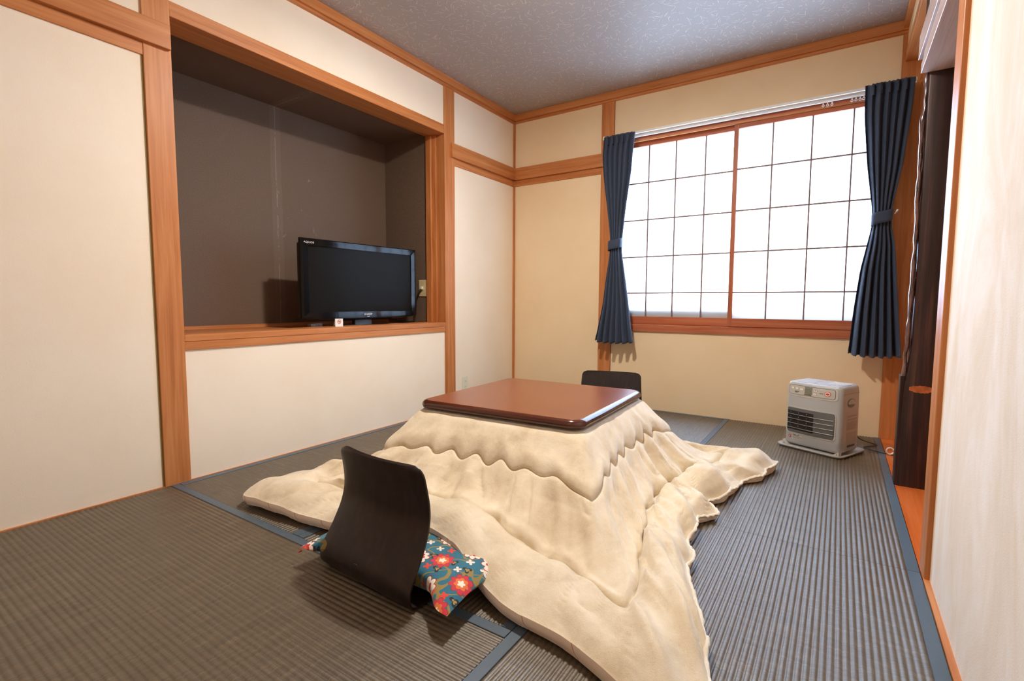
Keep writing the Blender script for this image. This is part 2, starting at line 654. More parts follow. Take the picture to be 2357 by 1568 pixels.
def tube(name, pts, r, mat, parent=None, seg=8, n=None, closed=False):
    P = smooth_pts(pts, n or len(pts) * 6, closed) if n != 0 else np.array(pts, float)
    m = len(P)
    T = np.gradient(P, axis=0)
    T /= (np.linalg.norm(T, axis=1)[:, None] + 1e-9)
    up = np.array([0, 0, 1.0])
    G = np.zeros((m, seg, 3))
    rr = r if hasattr(r, '__len__') else [r] * m
    for i in range(m):
        a = np.cross(T[i], up)
        if np.linalg.norm(a) < 1e-3:
            a = np.cross(T[i], [1, 0, 0])
        a /= np.linalg.norm(a)
        b = np.cross(T[i], a)
        for j in range(seg):
            an = 2 * PI * j / seg
            G[i, j] = P[i] + rr[i] * (math.cos(an) * a + math.sin(an) * b)
    G = np.concatenate([G, G[:, :1]], 1)
    return grid_obj(name, G, mat, parent)


def interp(tab, x):
    xs = [a for a, b in tab]
    ys = [b for a, b in tab]
    return np.interp(x, xs, ys)


def text_obj(name, body, size, mat, mtx, parent=None, extrude=0.0003, align='CENTER'):
    cu = bpy.data.curves.new(name, 'FONT')
    cu.body = body
    cu.size = size
    cu.extrude = extrude
    cu.align_x = align
    cu.align_y = 'CENTER'
    cu.resolution_u = 2
    tmp = bpy.data.objects.new('tmp', cu)
    COL.objects.link(tmp)
    dg = bpy.context.evaluated_depsgraph_get()
    me = bpy.data.meshes.new_from_object(tmp.evaluated_get(dg))
    bpy.data.objects.remove(tmp)
    me.name = name
    me.transform(mtx)
    me.materials.clear()
    return link(name, me, mat, parent)


# ------------------------------------------------------------------ floor and mats
floor = box('floor', -3.2, 1.3, -1.5, 3.95, -0.12, -0.045, M_dark, kind='structure')


def tatami(x0, x1, y0, y1, axis):
    """axis: direction of the ribs and of the two borders"""
    gap = 0.0012
    x0 += gap; x1 -= gap; y0 += gap; y1 -= gap
    L0, L1 = (x0, x1) if axis == 0 else (y0, y1)
    A0, A1 = (y0, y1) if axis == 0 else (x0, x1)
    bw = 0.031
    n = int(round((A1 - A0) / (0.0168 if axis == 0 else 0.0152)))
    # cross profile
    prof = []
    pitch = (A1 - A0) / n
    for k in range(n):
        for j in range(6):
            t = j / 6
            prof.append((A0 + (k + t) * pitch, -0.0036 + 0.0036 * max(0, math.sin(PI * t)) ** 0.6 ))
    prof.append((A1, -0.0036))
    prof = [(A0, -0.04)] + prof + [(A1, -0.04)]
    ls = np.linspace(L0, L1, 14)
    P = np.zeros((len(prof), len(ls), 3))
    for i, (a, z) in enumerate(prof):
        for j, l in enumerate(ls):
            P[i, j] = (l, a, z) if axis == 0 else (a, l, z)
    mat_o = grid_obj('tatami_mat', P, M_tat[axis], floor, flip=(axis == 1), smooth=True)
    # closed ends
    for (a0, a1) in ((A0, A0 + bw), (A1 - bw, A1)):
        if axis == 0:
            box('border_cloth', L0, L1, a0, a1, -0.03, 0.0012, M_heri, mat_o, bev=0.0006, seg=1)
        else:
            box('border_cloth', a0, a1, L0, L1, -0.03, 0.0012, M_heri, mat_o, bev=0.0006, seg=1)
    return mat_o


XA, XB_, XC, XD = XL + 0.008, -1.549, -0.647, 0.243
YJ1, YJ2, YJ3, YJ4 = 0.086, 0.984, 1.899, 2.812
tatami(XC, XD, YJ3, YB - 0.004, 1)            # right, far
tatami(XC, XD, YJ1, YJ3, 1)                   # right, near
tatami(XA, XC, YJ1, YJ2, 0)                   # near left, ribs across the room
tatami(XA, XB_, YJ2, YJ4, 1)                  # left along the wall
tatami(XB_, XC, YJ2, YJ4, 1)                  # under the table
tatami(XA, XC, YJ4, YB - 0.004, 0)            # far left
tatami(XA, XC, YJ1 - 0.9, YJ1, 0)
box('floor_board', -2.6, 0.3, -1.45, YJ1 - 0.9, -0.045, -0.002, M_board, floor)
box('floor_board', XC, 0.3, YJ1 - 0.9, YJ1, -0.045, -0.002, M_board, floor)
box('alcove_floor_board', XD + 0.001, 1.2, 1.86, YB + 0.02, -0.045, 0.0, M_board, floor)
# slim wooden strips between mats and plaster
box('edge_strip', XL - 0.01, XA - 0.0005, -1.2, YB, -0.04, 0.003, MW[1], floor)
box('edge_strip', XD + 0.0005, XR + 0.004, -1.2, 1.86, -0.04, 0.006, MW[1], floor)

# ------------------------------------------------------------------ walls
XW = XL - 0.10
boxes('wall_left', [
    (XW, XL, -1.3, YR0 - 0.06, -0.05, ZC + 0.05),
    (XW, XL, YR0 - 0.06, YR1 + 0.06, -0.05, 0.62),
    (XW, XL, YR0 - 0.06, YR1 + 0.06, 2.06, ZC + 0.05),
    (XW, XL, YR1 + 0.06, YB + 0.1, -0.05, ZC + 0.05)], M_pl, kind='structure')
# the brown recess behind the left wall
boxes('wall_recess', [
    (XRC - 0.05, XRC, YR0 - 0.05, YR1 + 0.05, 0.6, ZR1 + 0.05),
    (XRC, XW - 0.001, YR0 - 0.06, YR0, 0.6, ZR1 + 0.05),
    (XRC, XW - 0.05, YR1, YR1 + 0.06, 0.6, ZR1 + 0.05),
    (XRC, XW - 0.001, YR0, YR1, ZR1, ZR1 + 0.05)], M_rec, kind='structure')
WX0, WX1, WZ0, WZ1 = -1.516, 0.232, 0.60, 2.07
boxes('wall_back', [
    (XL - 0.1, WX0 + 0.002, YB, YB + 0.12, -0.05, ZC + 0.05),
    (WX0, WX1, YB, YB + 0.12, -0.05, WZ0 + 0.01),
    (WX0, WX1, YB, YB + 0.12, WZ1 - 0.01, ZC + 0.05),
    (WX1, 1.3, YB, YB + 0.12, -0.05, ZC + 0.05)], M_plb, kind='structure')
boxes('wall_right', [
    (XR, XR + 0.09, -1.3, 1.865, -0.05, ZC + 0.05),
    (XR - 0.004, XR + 0.09, 1.865, 2.86, 1.99, ZC + 0.05),
    (XR - 0.004, XR + 0.09, 2.86, YB, 2.27, ZC + 0.05)], M_plr, kind='structure')
boxes('wall_alcove', [
    (1.2, 1.3, 1.8, YB + 0.1, -0.05, ZC + 0.05),
    (XR + 0.085, 1.3, 1.78, 1.86, -0.05, ZC + 0.05)], M_plb, kind='structure')
box('wall_front', XL - 0.1, XR + 0.1, -1.4, -1.3, -0.05, ZC + 0.05, M_pl, kind='structure')
box('ceiling', XL - 0.1, 1.3, -1.4, YB + 0.1, ZC, ZC + 0.05, M_ceil, kind='structure')

# ------------------------------------------------------------------ posts, rails, beads
tn = [0]


def trim(x0, x1, y0, y1, z0, z1, axis, bev=0.0015, mat=None):
    tn[0] += 1
    return box('trim_%d' % tn[0], x0, x1, y0, y1, z0, z1, (mat or MW)[axis], bev=bev, kind='structure', seg=1)


PX = XL + 0.010
trim(XL - 0.08, PX, 0.930, 1.034, 0, 2.40, 2)                 # post left of the recess
trim(XL - 0.08, PX, 2.794, 2.905, 0, 2.40, 2)                 # post right of the recess
trim(XL - 0.02, XL + 0.016, YB - 0.016, YB + 0.02, 0, 2.40, 2)  # corner
trim(-1.621, WX0, YB - 0.010, YB + 0.08, 0, 2.40, 2)          # post left of the window
trim(WX1, 0.346, YB - 0.010, YB + 0.08, 0, 2.40, 2)           # post right of the window
box('plaster_gap', XL - 0.004, XL + 0.0015, 0.9225, 0.9305, 0.004, 1.828, simple('old_gap', srgb(150, 130, 84), 0.8), bpy.data.objects['trim_1'])
# ceiling beads
trim(XL - 0.02, XL + 0.034, -1.3, YB, 2.377, ZC, 1)
trim(XL, XR + 0.2, YB - 0.034, YB + 0.02, 2.377, ZC, 0)
trim(XR - 0.028, XR + 0.02, -1.3, YB, 2.385, ZC, 1)
trim(XL - 0.02, XL + 0.020, -1.3, YB, 2.362, 2.377, 1)
trim(XL, XR + 0.2, YB - 0.020, YB + 0.02, 2.362, 2.377, 0)
# rail with lintel on the left wall, near part
trim(XL - 0.02, XL + 0.030, -1.3, 1.027, 1.879, 1.979, 1)
trim(XL - 0.02, XL + 0.008, -1.3, 0.930, 1.828, 1.879, 1)
# rail far part, left wall and back wall
trim(XL - 0.02, XL + 0.030, 2.860, YB, 1.879, 1.979, 1)
trim(XL - 0.02, XL + 0.008, 2.905, YB, 1.828, 1.879, 1)
trim(XL, -1.575, YB - 0.030, YB + 0.02, 1.879, 1.979, 0)
trim(XL, -1.621, YB - 0.008, YB + 0.02, 1.828, 1.879, 0)
# recess head, sill, jambs, floor
trim(XL - 0.155, PX - 0.002, 1.034, 2.794, 2.028, 2.052, 1)
trim(XL - 0.10, XL + 0.004, 1.034, 2.794, 2.052, 2.094, 1)
trim(XL - 0.155, PX, 1.034, 2.794, 0.636, 0.667, 1)
trim(XL - 0.10, XL + 0.008, 1.034, 2.794, 0.597, 0.6355, 1)
trim(XL - 0.155, XL - 0.105, 2.768, 2.800, 0.667, 2.028, 2)
trim(XL - 0.105, XL - 0.07, 2.785, 2.80, 0.667, 2.028, 2)
trim(XL - 0.155, XL - 0.105, 1.030, 1.046, 0.667, 2.028, 2)
box('trim_recess_floor', XRC, XL - 0.155, YR0, YR1, 0.62, 0.655, MW[1], kind='structure').name = 'trim_%d' % (tn[0] + 1)
tn[0] += 1
trim(XRC, XRC + 0.02, YR0, YR1, 0.655, 0.676, 1)

# right wall: post beside the doorway to the alcove, lintel, dark alcove post
trim(0.2445, XR + 0.06, 1.850, 1.950, 0, 2.40, 2)
MPL = [None, M_winlit, None]
trim(XR - 0.022, XR + 0.04, 1.95, 2.868, 1.885, 1.985, 1, mat=MPL)
trim(XR - 0.012, XR + 0.05, 1.95, 2.780, 1.8375, 1.8845, 1, mat=MPL)
trim(XR - 0.018, 0.42, 1.95, 2.780, 1.795, 1.837, 1, mat=MPL)
trim(XR - 0.010, XR + 0.085, 2.868, YB - 0.01, 2.205, 2.262, 1)

# ------------------------------------------------------------------ window
win = bpy.data.objects.new('window_1', None)
COL.objects.link(win)
win['kind'] = 'structure'
yw = YB
box('window_sill', WX0, WX1, yw - 0.016, yw + 0.11, 0.600, 0.650, MS[0], win, bev=0.001, seg=1)
box('sill_track', WX0, WX1, yw + 0.024, yw + 0.030, 0.650, 0.6545, MS[0], win)
box('window_head', WX0, WX1, yw - 0.008, yw + 0.11, 2.036, 2.080, MS[0], win, bev=0.001, seg=1)
box('head_bead', WX0, WX1, yw - 0.014, yw + 0.004, 2.026, 2.037, MW[0], win, bev=0.001, seg=1)
box('head_track', WX0, WX1, yw + 0.026, yw + 0.031, 2.018, 2.036, MS[0], win)


def sash(x0, x1, y, cols, railtop):
    fr = box('sash_rail', x0, x1, y, y + 0.022, 0.655, 0.712, MS[0], None, bev=0.001, seg=1)
    fr.name = 'sash'
    fr.parent = win
    box('top_rail', x0, x1, y, y + 0.022, railtop, 2.034, MS[0], fr)
    box('stile', x0, x0 + 0.028, y - 0.001, y + 0.023, 0.656, 2.033, MS[2], fr)
    box('stile', x1 - 0.028, x1, y - 0.001, y + 0.023, 0.656, 2.033, MS[2], fr)
    for x in cols:
        box('muntin', x - 0.0045, x + 0.0045, y + 0.004, y + 0.016, 0.712, railtop, M_munt, fr)
    for z in (0.892, 1.169, 1.449, 1.728):
        box('muntin', x0 + 0.028, x1 - 0.028, y + 0.005, y + 0.015, z - 0.0048, z + 0.0048, M_munt, fr)
    box('shoji_paper', x0 + 0.02, x1 - 0.02, y + 0.0172, y + 0.0176, 0.70, railtop + 0.01, M_paper, fr)


sash(-0.655, WX1, yw + 0.000, (-0.418, -0.196, 0.018), 1.998)
sash(WX0, -0.630, yw + 0.033, (-1.46, -1.252, -1.052, -0.845), 1.998)
# outer aluminium frame seen as a dim strip through the paper
boxes('outer_sash', [
    (WX0, WX1, yw + 0.060, yw + 0.090, 0.65, 0.768),
    (WX0, WX0 + 0.03, yw + 0.060, yw + 0.090, 0.768, 2.04),
    (WX1 - 0.03, WX1, yw + 0.060, yw + 0.090, 0.768, 2.04)], M_alu, win)

# ------------------------------------------------------------------ curtain rail
rl = thing('curtain_rail', 'white double curtain rail with small runners above the paper window', 'curtain rail', (-0.63, YB, 2.07))
inv = Matrix.Translation((0.63, -YB, -2.07))


def child(o, root):
    """keep world placement of a mesh written in world coordinates"""
    o.data.transform(root.matrix_world.inverted() if root.matrix_world != Matrix() else Matrix())
    return o


def local(root, fn, *a, **k):
    M = (Matrix.Translation(root.location) @ Matrix.Rotation(root.rotation_euler.z, 4, 'Z')).inverted()
    o = fn(*a, **k)
    o.data.transform(M)
    o.parent = root
    return o


local(rl, box, 'front_rail', -1.577, 0.302, 3.642, 3.656, 2.066, 2.082, M_white, bev=0.002)
local(rl, box, 'rear_rail', -1.560, 0.285, 3.682, 3.696, 2.052, 2.072, M_white, bev=0.002)
for x in (-1.575, 0.288):
    local(rl, box, 'end_cap', x - 0.002, x + 0.012, 3.638, 3.662, 2.060, 2.086, M_offw, bev=0.002)
for x in (-1.45, -0.66, 0.16):
    local(rl, boxes, 'bracket', [(x, x + 0.022, 3.640, YB - 0.001, 2.082, 2.087), (x, x + 0.022, YB - 0.006, YB - 0.001, 2.062, 2.105)], M_bracket)
for x in (-0.145, -0.122, -0.099, 0.002, 0.022, 0.042, 0.060):
    def runner(x=x):
        bm = bmesh.new()
        add_box(bm, x - 0.003, x + 0.003, 3.686, 3.692, 2.040, 2.053)
        o = bm_obj('runner', bm, M_white)
        return o
    local(rl, runner)
    local(rl, tube, 'runner', [(x + 0.006 * math.cos(a), 3.689, 2.034 + 0.006 * math.sin(a)) for a in np.linspace(0, 2 * PI, 13)], 0.002, M_white, None, 6, 0)


# ------------------------------------------------------------------ curtains
def curtain(lt, rt, ztie, label, y0, npl, seed, side):
    lt = [(z, x * 0.988) for z, x in lt]
    rt = [(z, x * 0.988) for z, x in rt]
    zs = sorted([z for z, x in lt])
    ztop, zbot = zs[-1], zs[0]
    root = thing('curtain', label, 'curtain', ((lt[-1][1] + rt[-1][1]) / 2, y0, ztop), 0, None)
    nz, nx = 110, 24 * npl
    Z = np.linspace(ztop, zbot, nz)
    P = np.zeros((nx + 1, nz, 3))
    L = interp(sorted(lt), Z)
    Rr = interp(sorted(rt), Z)
    # soften the kinks
    ker = np.hanning(9); ker /= ker.sum()
    pad = lambda a: np.convolve(np.pad(a, 4, 'edge'), ker, 'valid')
    L, Rr = pad(L), pad(Rr)
    rs = random.Random(seed)
    ph = [rs.uniform(-0.35, 0.35) for _ in range(npl + 2)]
    for i in range(nx + 1):
        u = i / nx
        for j, z in enumerate(Z):
            w = Rr[j] - L[j]
            dt = (z - ztie)
            pinch = math.exp(-(dt / 0.10) ** 2)
            low = max(0, min(1, (ztie - z) / 0.6))
            hi = max(0, min(1, (z - ztie) / 0.5))
            amp = 0.011 + 0.018 * low + 0.004 * hi
            amp *= (1 - 0.35 * pinch)
            a = u * npl * 2 * PI
            k = int(u * npl)
            s = math.sin(a + ph[k % len(ph)] * math.sin(u * 9))
            s = math.copysign(abs(s) ** 0.7, s)
            topf = math.exp(-((ztop - z) / 0.05) ** 2)
            n = noise.noise(Vector((u * 6, z * 2.2, seed)))
            x = L[j] + w * (u + 0.012 * math.sin(a * 2 + seed) * (1 - pinch))
            y = y0 + amp * s + 0.012 * n * (1 - pinch) + 0.004 * topf * math.sin(a * 2)
            bulge = 0.016 * pinch * (1 - (2 * u - 1) ** 2)
            y -= bulge
            y += 0.012 * abs(2 * u - 1) ** 3
            zz = z
            if j < 4:
                zz += 0.006 * (1 + s) * topf
            if z < zbot + 0.05:
                zz += 0.004 * s + 0.012 * (abs(2 * u - 1) ** 3)
            P[i, j] = (x, y, zz)
    o = grid_obj('cloth', P, M_curt)
    o.data.transform(Matrix.Translation(root.location).inverted())
    o.parent = root
    md = o.modifiers.new('thick', 'SOLIDIFY')
    md.thickness = 0.0018
    # tieback band
    jt = int(np.argmin(abs(Z - ztie)))
    xl, xr = L[jt] - 0.004, Rr[jt] + 0.004
    nb = 28
    B = np.zeros((nb, 5, 3))
    for i in range(nb):
        a = 2 * PI * i / nb
        cx, rx = (xl + xr) / 2, (xr - xl) / 2
        for j, t in enumerate(np.linspace(-1, 1, 5)):
            B[i, j] = (cx + rx * math.copysign(abs(math.cos(a)) ** 0.6, math.cos(a)), y0 - 0.006 + 0.037 * math.copysign(abs(math.sin(a)) ** 0.7, math.sin(a)),
                       ztie + 0.034 * t + 0.012 * side * math.cos(a))
    b = grid_obj('tieback', B, M_curt, closed_u=True)
    md = b.modifiers.new('thick', 'SOLIDIFY')
    md.thickness = 0.003
    b.data.transform(Matrix.Translation(root.location).inverted())
    b.parent = root
    # pinched heading tabs
    for k in range(5):
        u = (k + 1.0) / 6.2
        x = L[0] + (Rr[0] - L[0]) * u
        local(root, tube, 'pinch_pleat', [(x - 0.003, y0 - 0.010, ztop + 0.002), (x, y0 - 0.018, ztop - 0.02), (x + 0.001, y0 - 0.014, ztop - 0.06)], 0.0055, M_curt, None, 6)
    return root


curtain([(2.062, -1.572), (1.93, -1.585), (1.78, -1.572), (1.54, -1.536), (1.30, -1.508), (1.20, -1.510), (0.98, -1.540), (0.80, -1.562), (0.507, -1.622)],
        [(2.062, -1.325), (1.93, -1.340), (1.78, -1.352), (1.54, -1.386), (1.30, -1.410), (1.20, -1.412), (0.98, -1.375), (0.83, -1.350), (0.507, -1.306)],
        1.255, 'dark blue tied-back curtain at the left side of the window', 3.598, 6, 3, 1)
curtain([(2.066, 0.066), (1.90, 0.070), (1.62, 0.096), (1.37, 0.130), (1.27, 0.134), (1.16, 0.116), (1.02, 0.092), (0.80, 0.072), (0.505, 0.055)],
        [(2.066, 0.297), (1.93, 0.292), (1.60, 0.263), (1.41, 0.232), (1.34, 0.224), (1.26, 0.228), (1.16, 0.250), (0.82, 0.284), (0.505, 0.314)],
        1.312, 'dark blue tied-back curtain at the right side of the window, beside the dark post', 3.588, 6, 5, 1)
hk = local(bpy.data.objects['curtain.001'], tube, 'hook', [(0.236, 3.60, 1.33), (0.247, 3.60, 1.352), (0.252, 3.64, 1.356), (0.25, 3.712, 1.356)], 0.003, M_white)

# ------------------------------------------------------------------ dark alcove post with a gnarled lacquered edge
pt = thing('alcove_post', 'dark rosewood alcove post with wavy glossy edge, right of the window', 'post', (0.32, 2.82, 0))


def post_body():
    nz = 90
    Z = np.linspace(0.0, 1.85, nz)
    P = np.zeros((8, nz, 3))
    tab = [(0, 0.246), (0.45, 0.251), (0.52, 0.262), (0.65, 0.273), (1.0, 0.273), (1.55, 0.268), (1.84, 0.268)]
    for j, z in enumerate(Z):
        xl = float(interp(tab, z)) + 0.0012 * noise.noise(Vector((z * 14, 0, 0)))
        ring = [(xl, 2.786), (xl + 0.006, 2.780), (0.41, 2.780), (0.42, 2.79), (0.42, 2.86), (0.41, 2.868), (xl + 0.006, 2.868), (xl, 2.862)]
        for i, (x, y) in enumerate(ring):
            P[i, j] = (x, y, z)
    return grid_obj('post_body', P, M_rose, closed_u=True, smooth=False, flip=True)


local(pt, post_body)
local(pt, box, 'post_body', 0.252, 0.41, 2.78, 2.868, 1.834, 2.42, M_rose, bev=0.002)


def burl(x_off, amp, seed, z0, z1, w):
    nz = 160
    Z = np.linspace(z0, z1, nz)
    P = np.zeros((11, nz, 3))
    for j, z in enumerate(Z):
        e = min(1, (z - z0) / 0.08, (z1 - z) / 0.08)
        e = max(0.0, e) ** 0.5
        c = x_off + amp * noise.noise(Vector((z * 7.5, seed, 0))) + amp * 0.5 * noise.noise(Vector((z * 21, seed, 3)))
        c += float(interp([(0.3, -0.012), (0.5, -0.004), (0.75, 0.002), (1.2, 0.006), (1.5, 0.001), (1.83, 0.010)], z))
        r = w * e * (0.75 + 0.55 * noise.noise(Vector((z * 11, seed + 5, 1))))
        r = max(r, 0.0006)
        for i in range(11):
            a = 2 * PI * i / 11
            P[i, j] = (c + r * math.cos(a), 2.795 + 0.016 * seed * 0.3 + (0.013 * math.sin(a)), z)
    return grid_obj('lacquered_edge', P, M_lac, closed_u=True, flip=True)


local(pt, burl, 0.2560, 0.006, 1.0, 0.40, 1.83, 0.0110)
local(pt, burl, 0.2640, 0.005, 2.6, 0.55, 1.83, 0.0065)
local(pt, box, 'bark_side', 0.2395, 0.256, 2.783, 2.862, 0.0, 0.50, M_rose, bev=0.004)


def scar():
    bm = bmesh.new()
    rs = random.Random(4)
    top, bot = [], []
    n = 22
    for i in range(n + 1):
        t = i / n
        x = 0.272 + 0.098 * t
        h = 0.017 * math.sin(PI * min(1, t * 0.9 + 0.12)) + 0.002
        top.append(bm.verts.new((x, 2.7788, 0.447 + h * 0.7 + rs.uniform(-0.0015, 0.0015))))
        bot.append(bm.verts.new((x, 2.7788, 0.447 - h + rs.uniform(-0.0015, 0.0015))))
    fs = [bm.faces.new((bot[i], bot[i + 1], top[i + 1], top[i])) for i in range(n)]
    r = bmesh.ops.extrude_face_region(bm, geom=fs)
    for v in r['geom']:
        if isinstance(v, bmesh.types.BMVert):
            v.co.y += 0.0016
    return bm_obj('bare_wood_scar', bm, M_scar)


local(pt, scar)


# ------------------------------------------------------------------ kotatsu table
TC = (-1.169, 1.982)
TROT = R(2.4)
kt = thing('low_table', 'low square heated table with reddish brown top and dark rounded edge', 'table', (TC[0], TC[1], 0), TROT)


def rsq(half, r, n):
    """rounded square outline, n points per side+corner, ccw from the middle of the -y side"""
    out = []
    s = half - r
    for k, (cx, cy) in enumerate(((s, -s), (s, s), (-s, s), (-s, -s))):
        a0 = -PI / 2 + k * PI / 2
        for i in range(n + 1):
            a = a0 + (PI / 2) * i / n
            out.append((cx + r * math.cos(a), cy + r * math.sin(a)))
    return out


def tabletop():
    HX = 0.392
    prof = [(-0.055, 0.0), (-0.012, 0.0), (-0.004, 0.003), (0.0, 0.010), (0.0005, 0.017), (-0.003, 0.026), (-0.009, 0.0315), (-0.018, 0.0345)]
    z0 = 0.352
    rings = []
    for d, z in prof:
        rings.append([(x, y, z0 + z) for x, y in rsq(HX + d, 0.058 + d * 0.8 if d > -0.05 else 0.02, 8)])
    P = np.array(rings).transpose(1, 0, 2)
    return grid_obj('table_edge', P, M_tedge, closed_u=True)


te = tabletop()
te.parent = kt


def tablesurf():
    bm = bmesh.new()
    z = 0.352 + 0.0345
    o = rsq(0.392 - 0.018, 0.058 - 0.0144, 8)
    vs = [bm.verts.new((x, y, z)) for x, y in o]
    i2 = [bm.verts.new((x * 0.995, y * 0.995, z + 0.0004)) for x, y in o]
    n = len(vs)
    for i in range(n):
        bm.faces.new((vs[i], vs[(i + 1) % n], i2[(i + 1) % n], i2[i]))
    bm.faces.new(i2)
    low = [bm.verts.new((x * 0.9, y * 0.9, 0.353)) for x, y in o]
    bm.faces.new(list(reversed(low)))
    return bm_obj('table_top', bm, M_table)


tablesurf().parent = kt
for sx in (-1, 1):
    for sy in (-1, 1):
        bm = bmesh.new()
        add_box(bm, sx * 0.31 - 0.025, sx * 0.31 + 0.025, sy * 0.31 - 0.025, sy * 0.31 + 0.025, 0.0012, 0.30, 0.004)
        bm_obj('leg', bm, M_tedge, kt)
bm = bmesh.new()
for s in (-1, 1):
    add_box(bm, -0.33, 0.33, s * 0.32 - 0.015, s * 0.32 + 0.015, 0.27, 0.318)
    add_box(bm, s * 0.32 - 0.015, s * 0.32 + 0.015, -0.305, 0.305, 0.27, 0.318)
bm_obj('apron', bm, M_tedge, kt)

# ------------------------------------------------------------------ quilt over the table
ct, st = math.cos(TROT), math.sin(TROT)


def t2w(x, y):
    return (TC[0] + ct * x - st * y, TC[1] + st * x + ct * y)


FRONT = [(-1.955, 1.005), (-1.80, 1.020), (-1.62, 1.035), (-1.50, 1.045), (-1.30, 1.080), (-1.08, 1.105), (-0.93, 1.085), (-0.81, 1.045), (-0.66, 0.998), (-0.51, 0.982), (-0.40, 0.945), (-0.19, 0.850)]
RIGHT = [(-0.19, 0.850), (-0.205, 1.08), (-0.262, 1.26), (-0.335, 1.44), (-0.352, 1.55), (-0.395, 1.72), (-0.398, 1.84), (-0.360, 1.96), (-0.405, 2.05), (-0.352, 2.17), (-0.338, 2.32), (-0.300, 2.44), (-0.262, 2.50), (-0.222, 2.735)]
BACK = [(-0.222, 2.735), (-0.6, 2.66), (-1.1, 2.62), (-1.6, 2.65), (-1.95, 2.70)]
LEFT = [(-1.95, 2.70), (-1.86, 2.3), (-1.84, 1.85), (-1.88, 1.5), (-1.99, 1.22), (-1.995, 1.10), (-1.955, 1.005)]
NS = 150


def arclen(pts, n):
    P = smooth_pts(pts, 400)
    d = np.concatenate([[0], np.cumsum(np.linalg.norm(np.diff(P, axis=0), axis=1))])
    t = np.linspace(0, d[-1], n)
    return np.stack([np.interp(t, d, P[:, k]) for k in range(2)], 1)


hem = np.concatenate([arclen(s, NS + 1)[:-1] for s in (FRONT, RIGHT, BACK, LEFT)])
HI = 0.386
inn = []
cor = [(-1, -1), (1, -1), (1, 1), (-1, 1)]
for k in range(4):
    a, b = cor[k], cor[(k + 1) % 4]
    for i in range(NS):
        q = i / NS
        x, y = a[0] + (b[0] - a[0]) * q, a[1] + (b[1] - a[1]) * q
        # rounded corner
        r = 0.045
        X, Y = x * HI, y * HI
        s = HI - r
        if abs(X) > s and abs(Y) > s:
            dx, dy = abs(X) - s, abs(Y) - s
            l = math.hypot(dx, dy)
            f = max(dx, dy) / l if l > 0 else 1
            X = math.copysign(s + dx * f, X)
            Y = math.copysign(s + dy * f, Y)
        inn.append(t2w(X, Y))
inn = np.array(inn)
NU = 4 * NS
NT = 220
T = np.linspace(0, 1, NT)
ZP = [(0, 0.345), (0.04, 0.331), (0.10, 0.290), (0.20, 0.222), (0.30, 0.165), (0.40, 0.116), (0.48, 0.084), (0.55, 0.064), (0.62, 0.062), (0.72, 0.068), (0.82, 0.064), (0.92, 0.058), (0.97, 0.050), (1.0, 0.042)]
zp = np.interp(T, [a for a, b in ZP], [b for a, b in ZP])
ker = np.hanning(15); ker /= ker.sum()
zp2 = np.convolve(np.pad(zp, 7, 'edge'), ker, 'valid')
zp2[0] = zp[0]
q_all = np.arange(NU) / NS            # 0..4
side = (q_all % 1.0)
cdist = np.minimum(side, 1 - side)     # 0 at the corners
sidei = q_all.astype(int) % 4
Q = np.zeros((NU, NT, 3))
segl = np.linalg.norm(hem - inn, axis=1)
arc = np.concatenate([[0], np.cumsum(np.linalg.norm(np.diff(hem, axis=0), axis=1))])
innarc = np.concatenate([[0], np.cumsum(np.linalg.norm(np.diff(inn, axis=0), axis=1))])


def sstep(a, b, x):
    t = np.clip((x - a) / (b - a), 0, 1)
    return t * t * (3 - 2 * t)


def scallop(s, per):
    f = np.abs(np.sin(PI * s / per))
    return f ** 0.8


disp = np.zeros((NU, NT))
for i in range(NU):
    L = segl[i]
    cn = math.exp(-(cdist[i] / 0.10) ** 2)
    sA = innarc[i] * 0.6 + arc[i] * 0.4
    wv1 = 2 * PI * sA / 0.150 + 1.1 * noise.noise(Vector((sA * 3.1, 5.5, 0)))
    am1 = 1.0 + 0.7 * noise.noise(Vector((sA * 6.0, 1.5, 0)))
    s1 = 0.205 + 0.045 * cn + 0.021 * am1 * math.sin(wv1) * (0.55 / L) * (1 - cn)
    s2 = 0.560 + 0.060 * cn + 0.018 * math.sin(2 * PI * (sA + 0.04) / 0.160) * (0.55 / L) * (1 - cn)
    d1 = (T - s1) * L
    d2 = (T - s2) * L
    z = zp2.copy()
    xy = inn[i][None, :] + (hem[i] - inn[i])[None, :] * T[:, None]
    Q[i, :, 0] = xy[:, 0]
    Q[i, :, 1] = xy[:, 1]
    # ridge towards the corners falls more steeply
    Q[i, :, 2] = z - 0.012 * cn * np.exp(-((T - 0.35) / 0.18) ** 2) * 0.5
    # stitched seams with puffed cloth on both sides
    p = -0.007 * np.exp(-(d1 / 0.0035) ** 2) - 0.007 * np.exp(-(np.abs(d1) / 0.012))
    p += -0.010 * np.exp(-(d2 / 0.0035) ** 2) - 0.017 * np.exp(-(np.abs(d2) / 0.016))
    p += 0.008 * np.exp(-((d1 + 0.035) / 0.03) ** 2) + 0.008 * np.exp(-((d2 + 0.03) / 0.026) ** 2)
    p += 0.014 * sstep(0.0, 0.08, T - s2) * (1 - sstep(0.85, 1.0, T))
    disp[i] = p

